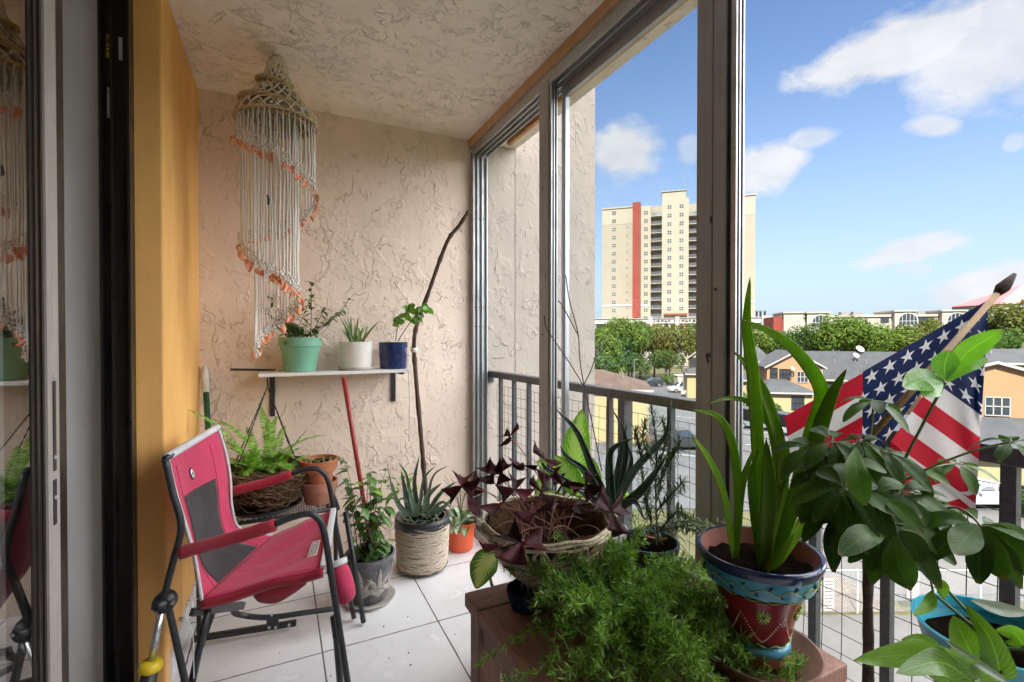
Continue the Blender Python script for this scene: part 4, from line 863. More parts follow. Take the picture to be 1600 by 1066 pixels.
a = MB(); dd = (s1-s0).normalized(); a.tube([s1-dd*.012, s1-dd*.004, s1+dd*.012, s1+dd*.020], [.020, .030, .031, .022], 18); a.build('strut_collar', simple('yellow plastic', (.72, .52, .02), .35), sp, True)
a = MB(); s2 = ext_to(s0, s1, .02); a.tube([s1+dd*.02, s2], [.021, .024], 12); a.build('strut_foot', M['frame'], sp, True)
a = MB(); a.tube(spline([CP(318, 948, .05), CP(360, 950, .30), CP(372, 960, .40), CP(418, 965, .42), CP(480, 957, .44), CP(524, 951, .46)], 5), .011, 8); a.build('stretcher', M['frame'], ch, True)
a = MB(); a.bar(PZ(300, 999, .03), PZ(463, 973, .03), .022, .022); a.build('floor_rail', M['frame'], ch, bevel=.004)
a = MB(); a.bar(CP(300, 957, .06), CP(380, 946, .20), .018, .022); a.build('flat_brace', simple('grey painted bar', (.12, .12, .125), .5), ch)
a = MB(); c_ = CP(426, 972, .42); a.obox(c_, CE*.022, CF*.004, V((0,0,.02))); jp = a.build('joint_plate', M['frame'], ch, bevel=.004); a = MB()
for u, v in ((421, 980), (431, 980), (425, 960), (452, 976)): c_ = CP(u, v, .405); a.tube([c_-CF*.006, c_], .005, 8)
a.build('rivet', M['steel'], jp)
a = MB(); a.tube(spline([CP(316, 932, .03), CP(295, 945, .0), CP(291, 965, -.02), CP(301, 990, -.02), CP(303, 1060, -.02)], 5), .0016, 5); a.tube(spline([CP(290, 950, -.01), CP(296, 1000, -.02), CP(288, 1030, -.02)], 4), .0014, 5); a.build('loose_cord', M['hem'], ch)
# ---------------- shelf and its load
SZ = 1.04
shf = thing('wall_shelf', 'white wall shelf board on black brackets carrying three pots', 'shelf', (.27, 2.68, SZ))
MB().box((-.087, 2.55, SZ-.016), (.640, BY-.002, SZ)).build('board', simple('white melamine', (.74, .73, .71), .45, 0, .04, 5), shf, bevel=.002)
def bracket(x, drop):
    a = MB(); a.box((x-.012, 2.58, SZ-.028), (x+.012, BY-.012, SZ-.0165)); a.box((x-.012, BY-.0115, SZ-drop), (x+.012, BY-.001, SZ-.0165)); a.build('bracket', M['frame'], shf)
bracket(-.03, .24); bracket(.60, .20)
tag(MB().tube([PY(360, 577.5, 2.76), PY(431, 578.5, 2.76)], .006, 8).build('metal_rod', M['frame']), 'thin black rod lying at the left end of the shelf', 'rod')
a = MB(); a.tube(spline([V((.0, 2.66, SZ+.008)), V((.02, 2.665, SZ+.016)), V((.05, 2.66, SZ+.012)), V((.065, 2.66, SZ+.02)), V((.085, 2.65, SZ+.008))], 4), [.006, .009, .011, .010, .009, .011, .010, .008, .010, .012, .009, .008, .009, .010, .009, .007, .005], 8)
tag(a.build('driftwood', simple('bleached driftwood', (.55, .45, .30), .9, 0, .25, 60, .4), None, True), 'small bleached driftwood piece on the shelf beside the green pot', 'driftwood')
M['soil'] = noisy('potting soil', (.010, .007, .005), (.030, .021, .015), 60, bump=1, bd=.01, spec=.0)
M['terra'] = simple('terracotta clay', (.44, .155, .07), .8, 0, .18, 14, .2); M['terra2'] = simple('salt stained terracotta', (.42, .19, .12), .85, 0, .35, 9, .25)
def pot(t, c, prof, mat, soil_z, soil_r, name='pot', n=36, rf=None):
    a = MB(); a.lathe(prof, c, n, None, rf); o = a.build(name, mat, t, True); md = o.modifiers.new('e', 'EDGE_SPLIT'); md.split_angle = math.radians(38)
    if soil_z is not None: a = MB(); a.disc(c, soil_r, 20, soil_z, .004); a.build('soil', M['soil'], t)
    return o
def cyl(r0, r1, h, w=.006, lip=0, lz=.03):        # simple pot profile, closed and hollow at the top
    p = [(0, .001), (r0, .001), (r0+(r1-r0)*.9 if not lip else r1-lip, h-lz if lip else h*.9)]
    if lip: p += [(r1, h-lz+.001)]
    return p+[(r1, h), (r1-w, h), (r1-w-.002, h-.035)]
def saucer(label, c, r, mat, h=.015): a = MB(); a.lathe([(0, 0.001), (r*.85, .001), (r, h), (r-.005, h), (r*.82, .005), (0, .005)], c, 36); return tag(a.build('saucer', mat, None, True), label, 'saucer')
# hanging shell mobile
def VZ(v): return zv(v, 2.09)
mc = V((0.0, 2.33, 0)); mo = thing('shell_mobile', 'white macrame mobile with orange shells spiralling down its strings', 'mobile', (mc.x, mc.y, CZ-.002))
M['rope'] = simple('cream cotton cord', (.84, .78, .66), .9, 0, .12, 300, .6, .003); M['jute'] = simple('tan jute cord', (.62, .47, .29), .9, 0, .25, 200, .6, .003); M['string'] = simple('white twisted string', (.80, .77, .72), .9, 0, .1, 500, .6, .002)
n_ = NT('orange shell'); isl = n_.n('ShaderNodeNewGeometry').outputs['Random Per Island']; o_ = n_.n('ShaderNodeObjectInfo').outputs['Random']; cc = n_.mix(o_, (.72, .13, .03, 1), (.85, .33, .16, 1)); cc = n_.mix(n_.ramp(n_.noise(n_.coord(), 90, 3), .4, .7), cc, (.85, .60, .45, 1)); M['shell'] = n_.end(n_.bsdf(cc, .35))
prof = [(.012, 2.437), (.034, 2.412), (.040, 2.385), (.050, 2.350), (.066, 2.315), (.080, 2.285), (.105, 2.250), (.135, 2.215), (.158, 2.180), (.165, 2.150)]
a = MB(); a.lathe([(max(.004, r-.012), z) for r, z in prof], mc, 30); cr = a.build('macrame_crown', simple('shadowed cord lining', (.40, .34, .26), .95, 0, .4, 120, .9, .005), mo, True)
def prof_at(z):
    for (r0, z0), (r1, z1) in zip(prof, prof[1:]):
        if z0 >= z >= z1: return r0+(r1-r0)*(z0-z)/(z0-z1)
    return prof[-1][0]
a = MB(); rr = random.Random(2)
for sg in (1, -1):
    for k in range(20):
        t0 = 2*PI*k/20; pts = []
        for i in range(23): z = 2.435-.283*i/22; r = prof_at(z)+.001; th = t0+sg*i*.075; pts.append(mc+V((r*math.cos(th), r*math.sin(th), z)))
        a.tube(pts, .0034, 5)
for k in range(220): z = rr.uniform(2.16, 2.42); r = prof_at(z)+.002; th = rr.uniform(0, 2*PI); a.sphere(mc+V((r*math.cos(th), r*math.sin(th), z)), .0062, 6, (1, 1, .8), .2)
a.build('net', M['rope'], cr, True)
a = MB()
for r, z, w in ((.166, 2.150, .006), (.118, 2.150, .005)):
    for q in (0, PI): a.tube([mc+V(((r+.004*math.cos(14*th+q))*math.cos(th), (r+.004*math.cos(14*th+q))*math.sin(th), z+.004*math.sin(14*th+q))) for th in [2*PI*i/84 for i in range(85)]], w*.6, 5)
for th0, z0, z1 in ((2.2, 2.335, 2.290), (2.0, 2.245, 2.185)):
    for q in (0, 2.1, 4.2):
        pts = [];
        for i in range(60):
            w_ = i/59; th = th0+3.4*w_; z = z0+(z1-z0)*w_; bul = .020*math.sin(PI*min(1, w_*1.1)); r = prof_at(z)+bul*.7; pts.append(mc+V(((r+.007*math.cos(22*w_+q))*math.cos(th), (r+.007*math.cos(22*w_+q))*math.sin(th), z+.007*math.sin(22*w_+q))))
        a.tube(pts, .0048, 5)
a.build('hoop', M['jute'], cr, True)
def spiral(t):                                            # t in turns
    ks = [(0, .157, 212), (.25, .150, 250), (.5, .157, 296), (.62, .15, 322), (.75, .13, 346), (.92, .135, 362), (1.0, .135, 378), (1.12, .115, 400), (1.25, .108, 424), (1.5, .098, 455), (1.65, .098, 484), (1.8, .09, 510), (1.95, .082, 535), (2.05, .074, 556)]
    for (a0, r0, v0), (a1, r1, v1) in zip(ks, ks[1:]):
        if a0 <= t <= a1: q = (t-a0)/(a1-a0); return r0+(r1-r0)*q, v0+(v1-v0)*q
NS = 84
for i in range(NS):
    t = 2.05*i/(NS-1); r, v = spiral(t); th = PI-2*PI*t; cx = mc-RT*(.004 if t < 1 else .018)*min(1, t); p = V((cx.x, cx.y, 0))+RT*math.cos(th)*r-FH*math.sin(th)*r; z1 = VZ(v); zt = 2.150
    pts = [V((p.x+rr.gauss(0, .0016), p.y+rr.gauss(0, .0012), zt+(z1-zt)*q/8)) for q in range(9)]
    a = MB(); a.tube(pts, [.0028+.0005*(q % 2) for q in range(len(pts))], 5)
    for q in range(6): a.sphere(pts[-1]+V((rr.uniform(-.010, .010), rr.uniform(-.010, .010), -.004+.009*q)), .0058, 6, (1, 1, .9), .25)
    a.build('cord', M['string'], mo, True)
    if i % 3 == 1 and i < NS-1: continue
    a = MB(); tilt = V((rr.gauss(0, .5), rr.gauss(0, .5), -1)).normalized(); b0 = pts[-1]+V((0, 0, -.006)); L = rr.uniform(.030, .050); nrm = (p-mc).normalized()+V((rr.gauss(0, .6), rr.gauss(0, .6), 0))
    a.leaf([b0+tilt*L*q/5 for q in range(6)], nrm, L*.36, lambda q: math.sin(PI*(.12+.82*q))**.8*(1.2-.5*q), .9, 3); a.build('shell', M['shell'], mo, True, solid=.0012)
a = MB(); a.sphere(P(418, 313, 2.05), .010, 8, (.9, .9, 2), .3); a.build('bead', simple('dark green bead', (.02, .05, .04), .5), mo)
# poles leaning on the walls
t = thing('red_pole', 'red pole leaning from the floor against the shelf front', 'pole', PZ(596, 888, 0)); p0 = PZ(584, 880, .004); p1 = PY(537, 590, 2.535)
MB().tube([p0, p1], .0115, 12).build('shaft', simple('red painted metal', (.30, .028, .025), .35), t, True)
MB().tube([p0, p0+(p1-p0)*.05], .016, 12).build('ferrule', M['frame'], t, True)
t = thing('green_broom', 'green broom handle with white tip leaning in the ochre corner', 'broom', PZ(340, 975, 0)); p1 = V((-.328, 2.775, 1.07)); p0 = V((-.235, 2.40, .03)); d_ = p1-p0
MB().tube([p0+d_*.06, p0+d_*.88], .013, 12).build('shaft', simple('dark green enamel', (.012, .10, .05), .3), t, True); MB().tube([p0+d_*.8805, p0+d_*.97, p0+d_*1.0], [.0155, .016, .010], 12).build('grip', simple('white rubber grip', (.70, .68, .64), .6), t, True)
MB().tube([p0, p0+d_*.06], [.020, .014], 12).build('brush_head', simple('yellowed plastic', (.55, .50, .36), .5), t, True)
# ---------------- black plant stand, saucer, terracotta
TZ = .462; t = thing('plant_stand', 'low black metal plant stand with lattice top under the fern', 'plant stand', (-.02, 2.42, 0)); x0, x1, y0, y1 = -.30, .235, 2.24, 2.62
a = MB()
for p, q in (((x0, y0), (x1, y0)), ((x1, y0), (x1, y1)), ((x1, y1), (x0, y1)), ((x0, y1), (x0, y0))): a.tube([V((*p, TZ-.010)), V((*q, TZ-.010))], .009, 8)
a.build('rim', M['frame'], t, True); a = MB(); k = x0-.4
while k < x1:
    for sg in (1, -1):
        pa = []
        for yy in (y0, y1):
            pa.append(V((k+sg*(yy-y0) if sg > 0 else k+(y1-y0)-(yy-y0), yy, TZ-.004-.0012*sg)))
        pa_ = sorted(pa, key=lambda p: p.x); (A, B) = pa_
        def cut(A, B, X): return A+(B-A)*((X-A.x)/(B.x-A.x))
        if B.x < x0 or A.x > x1: continue
        if A.x < x0: A = cut(A, B, x0)
        if B.x > x1: B = cut(A, B, x1)
        a.bar(A, B, .0035, .0016)
    k += .021
a.build('lattice_top', M['frame'], t)
for x in (x0+.01, x1-.01):
    for y in (y0+.01, y1-.01): MB().tube([V((x, y, .001)), V((x, y, TZ-.012))], .009, 8).build('leg', M['frame'], t, True)
saucer('wide black saucer on the plant stand below the fern basket', (-.055, 2.365, TZ), .150, M['frame'], .02)
tp = V((.165, 2.345, TZ)); t = thing('terracotta_pot', 'salt stained lower terracotta pot standing on the black plant stand', 'pot', tp)
pot(t, tp, [(0, .001), (.062, .001), (.074, .060), (.080, .0605), (.080, .098), (.074, .098), (.070, .062)], M['terra2'], None, 0)
tp2 = tp+V((0, 0, .062)); t = thing('potted_succulent', 'terracotta pot of low succulent nested in the stained pot', 'potted plant', tp2); pot(t, tp2, [(0, .001), (.052, .001), (.064, .085), (.076, .0855), (.083, .135), (.077, .135), (.073, .11)], M['terra'], .118, .073); SUC = (t, tp2)
# ---------------- wooden table
WT = .55; X0, X1, Y0, Y1 = .433, 1.044, .567, 1.167; t = thing('wooden_table', 'small brown wooden slat table crowded with pots', 'table', ((X0+X1)/2, (Y0+Y1)/2, 0))
def woodmat(name, c1, c2, ax=(3, 30, 30)):
    n = NT(name); o = n.coord(); f = n.noise(n.mapv(o, ax), 3, 6, .65, .8); g = n.noise(n.mapv(o, tuple(x*.5 for x in ax)), 1.2, 3); c = n.mix(n.ramp(f, .3, .72), c1, c2); c = n.mix(n.ramp(g, .4, .7, 0, .4), c, [x*.55 for x in c1]); return n.end(n.bsdf(c, n.ramp(f, .2, .8, .5, .75), 0, f, .35, .002, .35))
M['plank'] = woodmat('weathered redwood stain', (.18, .09, .062), (.38, .225, .165)); M['plankv'] = woodmat('weathered redwood stain upright', (.18, .09, .062), (.36, .20, .15), (30, 30, 3))
ns_ = 5; yy = Y1
MB().box((X0, Y1-.092, WT-.036), (X1, Y1, WT)).build('edge_board', M['plank'], t, bevel=.004); xs = X0
sl = (X1-X0)/5
for i in range(5): MB().box((X0+sl*i+.0015, Y0, WT-.036), (X0+sl*(i+1)-.0015, Y1-.095, WT)).build('plank', woodmat('redwood plank', (.18, .09, .062), (.37, .18+.006*i, .135), (30, 3, 30)) if i < 2 else M['plankv'], t, bevel=.003)
for x in (X0+.012, X1-.072):
    for y in (Y0+.012, Y1-.072): MB().box((x, y, 0), (x+.06, y+.06, WT-.037)).build('leg', M['plankv'], t, bevel=.003)
for x in (X0+.022, X1-.045): a = MB(); a.box((x, Y0+.073, WT-.10), (x+.022, Y1-.073, WT-.037)); a.build('apron', M['plank'], t)

# ================================================================ plants
def ov(t): return math.sin(PI*min(1, t*.96+.02)**.85)**.8
def strap(t): return min(1, .55+1.5*t)*(1-t**5)**.7*(1 if t < .6 else (1-(t-.6)/.4*.35))
def lance(t): return max(.02, (1-t)**.65*min(1, .75+t))
def obov(t): return max(.03, math.sin(PI*min(1, .04+.93*t)**1.25)**.8)
def heart(t): return max(.02, (min(1, t*5+.35))*(1-t)**.62*1.05)
UPZ = V((0, 0, 1))
def pleaf(mb, pts, wpx, prof=strap, roll=0., fold=.2, cols=2, n=5):
    p = spline([P(*q) for q in pts], n); d = sum(q[2] for q in pts)/len(pts); c = (EYE-p[len(p)//2]).normalized()
    ax = (p[-1]-p[0]).normalized(); up = c*math.cos(roll)+ax.cross(c)*math.sin(roll); return mb.leaf(p, up, wpx*d/F_PX/2, prof, fold, cols)
def dleaf(mb, base, dr, L, W, droop=.3, prof=ov, fold=.2, up=None, n=7, cols=2):
    path = [base+dr*L*t-UPZ*(droop*L*t*t) for t in [i/n for i in range(n+1)]]; mb.leaf(path, up or (UPZ+dr*.15), W/2, prof, fold, cols)
def sph(rr, lo=-.2, hi=1.2): th = rr.uniform(0, 2*PI); e = rr.uniform(lo, hi); return V((math.cos(th)*math.cos(e), math.sin(th)*math.cos(e), math.sin(e)))
def potted(label, c, name='potted_plant', cat='potted plant', group=None): return thing(name, label, cat, c, group)
LF = leafmat
M['stem'] = simple('green stem', (.10, .14, .04), .5, 0, .2, 60); M['dstem'] = simple('brown woody stem', (.10, .07, .045), .8, 0, .3, 60, .4)
# --- shelf pots
c = V((.10, 2.665, SZ+.001)); t = potted('mint green pot of trailing small-leaved plant on the shelf', c); rr = random.Random(11)
pot(t, c, cyl(.073, .101, .172, lip=.006, lz=.045), simple('mint green plastic', (.17, .40, .28), .45, 0, .06, 8, .05), .155, .092)
a = MB(); sm = MB()
for k in range(16):
    d_ = sph(rr, .5, 1.4); L = rr.uniform(.12, .30) if k < 10 else rr.uniform(.1, .16); b0 = c+V((rr.uniform(-.05, .05), rr.uniform(-.05, .05), .155)); p1 = b0+d_*L*.8; p2 = b0+V((d_.x*L*1.0, d_.y*L*.5, L*rr.uniform(.5, 1.0))); pa = bez(b0, p1, p2, 10); sm.tube(pa, .0016, 4)
    for q in pa[3:]:
        for s_ in (1, 2): dleaf(a, q, sph(rr, -.5, .6), rr.uniform(.026, .046), rr.uniform(.014, .024), .3, ov, .25, n=4, cols=1)
for k in range(70): dleaf(a, c+V((rr.uniform(-.07, .07), rr.uniform(-.07, .07), rr.uniform(.15, .21))), sph(rr, -.2, 1.1), rr.uniform(.03, .05), .016, .5, ov, .25, n=4, cols=1)
a.build('foliage', LF('dark waxy leaf', (.06, .13, .03), (.12, .22, .05), .35, .15), t, True); sm.build('stem', M['dstem'], t)
c = V((.373, 2.665, SZ+.012)); t = potted('white cylinder pot of strap-leaved plant in the middle of the shelf', c); saucer('clear saucer under the white shelf pot', c-V((0,0,.0115)), .098, simple('cloudy plastic', (.5, .47, .40), .3), .016)
pot(t, c, cyl(.080, .088, .138), simple('speckled white glaze', (.72, .69, .64), .5, 0, .06, 50, .1), .118, .080); a = MB()
for k in range(19):
    th = rr.uniform(0, 2*PI); e = rr.uniform(.7, 1.45); d_ = V((math.cos(th)*math.cos(e), math.sin(th)*math.cos(e)*.7, math.sin(e))); dleaf(a, c+V((rr.uniform(-.03, .03), rr.uniform(-.03, .03), .115)), d_, rr.uniform(.13, .22), .017, .2, lance, .35, up=V((0, -1, .4)))
a.build('foliage', LF('striped strap leaf', (.06, .13, .03), (.14, .22, .06), .4, .2, centre=(.20, .30, .10, 1)), t, True)
c = V((.572, 2.665, SZ+.001)); t = potted('navy ribbed pot with round bright leaves at the right shelf end', c)
pot(t, c, cyl(.072, .079, .145), simple('navy glaze', (.015, .03, .11), .25, 0, .3, 40, .2), .12, .07, rf=lambda th, z: 1+.012*math.cos(26*th)); a = MB(); sm = MB()
for pts in ([(618, 533, 2.62), (622, 510, 2.62), (632, 492, 2.60), (640, 480, 2.58)], [(622, 533, 2.62), (640, 505, 2.58), (655, 487, 2.55), (668, 482, 2.53)]):
    pa = spline([P(*q) for q in pts], 4); sm.tube(pa, .0025, 5)
    for i, q in enumerate(pa[5:]):
        for s_ in range(2): dleaf(a, q, sph(rr, -.7, .8), rr.uniform(.035, .052), rr.uniform(.028, .040), .3, ov, .15, up=V((-.2, -1, .3)))
for k in range(14): dleaf(a, c+V((rr.uniform(-.05, .05), rr.uniform(-.05, .05), .125)), sph(rr, .2, 1.2), rr.uniform(.03, .05), .022, .3)
a.build('foliage', LF('bright round leaf', (.10, .24, .03), (.18, .36, .06), .35, .3), t, True); sm.build('stem', M['stem'], t, True)
# --- fern in coir basket with chains
fc = V((-.05, 2.41, .468)); t = potted('coir lined fern basket with black hanging chains on the plant stand', fc, 'fern_basket', 'hanging basket'); rr = random.Random(21)
M['coir'] = noisy('coconut coir', (.085, .05, .026), (.21, .13, .07), 35, bump=1, bd=.02); M['chain'] = M['frame']
a = MB(); a.lathe([(0, .003), (.10, .006), (.150, .055), (.178, .135), (.186, .168), (.168, .172), (.155, .13), (.10, .11), (0, .105)], fc, 40, None, lambda th, z: 1+.03*math.sin(5*th+z*30)+.02*math.sin(11*th+1)); a.build('coir_liner', M['coir'], t, True)
a = MB()
for k in range(520):
    th = rr.uniform(0, 2*PI); z = rr.uniform(.01, .18); r = .105+.08*min(1, z/.15)**.6; p = fc+V((r*math.cos(th), r*math.sin(th), z)); tg = V((-math.sin(th), math.cos(th), rr.gauss(0, .5))).normalized(); o = V((math.cos(th), math.sin(th), rr.gauss(0, .4)))*rr.uniform(.008, .028); L = rr.uniform(.02, .07); a.tube([p-tg*L, p+o, p+tg*L*rr.uniform(.5, 1)+V((0, 0, rr.gauss(0, .015)))], .0009, 3, False)
for k in range(130): d_ = sph(rr, .1, 1.2); p = fc+V((rr.uniform(-.13, .13), rr.uniform(-.12, .12), .13)); a.tube(bez(p, p+d_*.06, p+d_*.10-V((0, 0, .03)), 4), .0009, 3, False)
a.build('coir_fibres', simple('loose coir fibres', (.23, .14, .075), .9, 0, .5, 30), t)
a = MB(); a.disc(fc, .135, 18, .138, .012); a.build('soil', M['soil'], t)
ft = PY(418, 604, 2.60)
for th in (-2.3, -.75, .9, 2.4):
    p0 = fc+V((.18*math.cos(th), .18*math.sin(th), .165)); a = MB(); L = (ft-p0); n_ = int(L.length/.014)
    for i in range(n_):
        m_ = p0+L*((i+.5)/n_); a.obox(m_, L.normalized()*.0075, frame(L)[i % 2]*.0026, frame(L)[1-i % 2]*.0009)
    a.build('chain', M['chain'], t)
a = MB(); a.tube([ft, ft+V((0, .0, .06))], .004, 6); a.build('hook', M['chain'], t)
a = MB()
def frond(b0, d_, L, droop, w, drp=1):
    up = UPZ; n_ = int(L/.0075); pa = [b0+d_*L*q/n_-UPZ*(droop*L*(q/n_)**2) for q in range(n_+1)]; a.tube(pa[::3]+[pa[-1]], .0010, 3, False)
    for i in range(3, n_+1):
        tt = i/n_; dd = (pa[i]-pa[i-1]).normalized(); sd_ = dd.cross(up)
        if sd_.length < .05: sd_ = dd.cross(V((.3, 1, 0)))
        sd_.normalize(); nn_ = sd_.cross(dd); wl = w*(min(1, tt*3.2+.25))*(1-tt**2.2)+.003
        for s_ in (1, -1):
            e = (sd_*s_+dd*.22-nn_*rr.uniform(-.15, .25)).normalized()*wl; k_ = dd*.0034; q = pa[i]; a.add([q-k_*.6, q+e*.5-k_, q+e, q+e*.5+k_, q+k_*.6], [(0, 1, 2, 3, 4)])
for pts in range(44):
    th = rr.uniform(0, 2*PI); e = rr.uniform(.15, 1.25); d_ = V((math.cos(th)*math.cos(e), math.sin(th)*math.cos(e)*.6-.1, math.sin(e))); frond(fc+V((rr.uniform(-.08, .08), rr.uniform(-.06, .06), .15)), d_, rr.uniform(.15, .29), rr.uniform(.25, .7), rr.uniform(.020, .030))
for tip, L_ in (((292, 640, 2.05), .3), ((330, 655, 2.2), .3), ((512, 680, 2.35), .3), ((405, 632, 2.36), .2), ((432, 650, 2.34), .2), ((420, 655, 2.3), .2), ((385, 668, 2.3), .2), ((446, 665, 2.36), .2), ((395, 715, 2.2), .16), ((452, 745, 2.2), .18), ((470, 700, 2.3), .2), ((345, 690, 2.2), .25)):
    b0 = fc+V((rr.uniform(-.04, .04), rr.uniform(-.04, .02), .15)); e = P(*tip); L = (e-b0).length*1.08; dr = .45; d_ = ((e-b0)/L+UPZ*dr); frond(b0, d_, L, dr, .028)
a.build('fronds', LF('fern frond', (.17, .36, .04), (.30, .52, .10), .45, .35, .3), t)
t, c = SUC; a = MB()
for k in range(46): dleaf(a, c+V((rr.uniform(-.055, .055), rr.uniform(-.055, .055), .118)), sph(rr, .0, 1.3), rr.uniform(.02, .05), .010, .5, lance, .4, n=4, cols=1)
for k in range(9):
    p = c+V((.07, rr.uniform(-.03, .03), .13)); pa = bez(p, p+V((.03, 0, .01)), p+V((.045, -.01, -rr.uniform(.03, .07))), 5)
    for q in pa: dleaf(a, q, sph(rr, -.6, .5), .02, .009, .3, ov, .2, n=3, cols=1)
a.build('foliage', LF('olive succulent leaf', (.11, .15, .05), (.20, .22, .10), .5, .15), t, True)
# --- floor pots by the wall
def stems(t, c, z0, n_, rr, tops, leafL, leafW, mat, stemr=.0025, dens=9, spread=.05, fold=.2, profile=ov, droop=.4, lo=-.5, hi=.5, bend=.3):
    a = MB(); sm = MB()
    for k in range(n_):
        b0 = c+V((rr.uniform(-spread, spread), rr.uniform(-spread, spread), z0)); tp_ = tops(rr); pa = bez(b0, b0+V((tp_.x*bend, tp_.y*bend, tp_.z*.6)), b0+tp_, dens); sm.tube(pa, [stemr*(1.2-.8*i/dens) for i in range(dens+1)], 5)
        for i, q in enumerate(pa[1:]):
            for s_ in range(2): dleaf(a, q, sph(rr, lo, hi), leafL*rr.uniform(.6, 1.15), leafW*rr.uniform(.7, 1.15), droop, profile, fold)
    sm.build('stem', M['dstem'], t, True); return a.build('foliage', mat, t, True)
c = PZ(578, 934, .006); c.z = .0145; rr = random.Random(33); t = potted('grey leaf-carved pot with bushy glossy plant on the floor by the chair', c); saucer('pale saucer under the grey carved pot', V((c.x, c.y, .001)), .118, simple('pale stone saucer', (.50, .47, .42), .6, 0, .1, 30), .016)
M['carved'] = simple('grey carved ceramic', (.12, .12, .13), .6, 0, .5, 22, .7, .006); prf = [(0, .001), (.074, .001), (.080, .012), (.094, .10), (.108, .185), (.114, .19), (.114, .205), (.106, .205), (.102, .17)]
po = pot(t, c, prf, M['carved'], .178, .10); a = MB()
def on_pot(th, z, o=.002):
    for (r0, z0), (r1, z1) in zip(prf[1:], prf[2:]):
        if z0 <= z <= z1: r = r0+(r1-r0)*(z-z0)/(z1-z0+1e-6); break
    return c+V(((r+o)*math.cos(th), (r+o)*math.sin(th), z))
for k in range(7):
    th0 = 2*PI*k/7-.4
    for s_, L in ((0, .1), (.5, .085), (-.5, .085), (1.05, .06), (-1.05, .06)):
        pa = [on_pot(th0+s_*1.1*q*(.5+.5*q), .03+L*1.35*q*(1-.35*abs(s_)*q), .003) for q in [i/8 for i in range(9)]]; a.leaf(pa, V((math.cos(th0+s_*.4), math.sin(th0+s_*.4), 0)), .013, ov, -.3, 2)
a.build('carved_leaves', simple('worn carved leaf', (.34, .31, .27), .6, 0, .35, 60, .4), po, True, solid=.002)
stems(t, c, .17, 12, rr, lambda r_: V((r_.gauss(0, .075), r_.gauss(0, .06), r_.uniform(.10, .42))), .062, .030, LF('glossy pointed leaf', (.055, .115, .03), (.10, .20, .05), .25, .2, .4, rib=True), dens=8)
a = MB()
for k in range(26): dleaf(a, c+V((rr.uniform(-.06, .06), rr.uniform(-.06, .06), .20)), sph(rr, .0, .9), rr.uniform(.05, .085), .036, .7)
a.build('low_foliage', LF('glossy low leaf', (.05, .10, .03), (.09, .17, .05), .25, .2), t, True); a = MB()
for u, v in ((553, 755), (583, 768), (590, 772), (556, 842), (600, 840)): dleaf(a, P(u, v, 2.15), sph(rr, .1, .8), .055, .028, .4)
a.build('young_leaves', LF('young lime leaf', (.22, .42, .05), (.30, .50, .08), .3, .35), t, True)
c = PZ(660, 886, 0); c.z = .010; t = potted('rope-wrapped pot of aloe and tall bare cane on the floor', c); saucer('dark saucer under the rope-wrapped pot', V((c.x, c.y, .0005)), .135, simple('brown stained saucer', (.12, .08, .05), .5), .022)
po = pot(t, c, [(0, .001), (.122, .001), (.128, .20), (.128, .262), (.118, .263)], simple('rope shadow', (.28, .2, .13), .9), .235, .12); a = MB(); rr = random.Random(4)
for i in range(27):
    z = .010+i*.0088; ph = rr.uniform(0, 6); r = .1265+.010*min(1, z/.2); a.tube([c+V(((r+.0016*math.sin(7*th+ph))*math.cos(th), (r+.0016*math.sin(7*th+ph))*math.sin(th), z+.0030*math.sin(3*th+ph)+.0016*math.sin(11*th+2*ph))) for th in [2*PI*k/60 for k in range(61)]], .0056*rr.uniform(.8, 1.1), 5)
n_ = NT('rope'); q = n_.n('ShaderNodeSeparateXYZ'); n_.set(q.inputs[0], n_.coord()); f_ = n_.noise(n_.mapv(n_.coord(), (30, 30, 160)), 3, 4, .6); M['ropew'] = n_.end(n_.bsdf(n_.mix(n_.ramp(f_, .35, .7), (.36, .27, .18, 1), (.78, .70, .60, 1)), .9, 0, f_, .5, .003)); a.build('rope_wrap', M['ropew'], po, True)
a = MB(); a.lathe([(.129, .222), (.142, .224), (.143, .268), (.128, .270), (.124, .24)], c, 40); a.build('black_rim', simple('black plastic pot', (.025, .027, .03), .4), po, True)
a = MB(); rr = random.Random(8)
for pts, w in (([(640, 800, 2.45), (634, 770, 2.42), (627, 735, 2.42)], 16), ([(650, 803, 2.4), (642, 780, 2.3), (640, 757, 2.28)], 14), ([(655, 800, 2.45), (648, 755, 2.42), (655, 712, 2.42)], 13), ([(665, 800, 2.42), (668, 775, 2.38), (690, 755, 2.36)], 18), ([(668, 802, 2.45), (690, 770, 2.45), (715, 752, 2.45)], 12), ([(640, 805, 2.4), (622, 785, 2.35), (612, 752, 2.35)], 12), ([(672, 802, 2.42), (695, 790, 2.36), (708, 775, 2.32)], 13), ([(650, 806, 2.36), (655, 790, 2.28), (662, 770, 2.26)], 14), ([(630, 805, 2.45), (615, 775, 2.5), (604, 720, 2.55)], 7), ([(650, 805, 2.38), (632, 780, 2.30), (618, 785, 2.28)], 9), ([(668, 805, 2.40), (690, 785, 2.34), (706, 795, 2.30)], 9), ([(655, 800, 2.4), (662, 750, 2.36), (680, 728, 2.36)], 8), ([(645, 800, 2.42), (636, 745, 2.4), (622, 722, 2.42)], 8), ([(664, 800, 2.46), (676, 745, 2.5), (700, 728, 2.52)], 7)): pleaf(a, pts, w*.8, lance, rr.uniform(-.5, .5), .45)
for k in range(34): dleaf(a, c+V((rr.uniform(-.08, .08), rr.uniform(-.08, .08), .24)), sph(rr, .2, 1.0), rr.uniform(.10, .2), .011, .6, lance, .4, n=6, cols=1)
a.build('aloe_leaves', LF('grey green aloe leaf', (.075, .12, .085), (.12, .18, .12), .4, .08), t, True); a = MB()
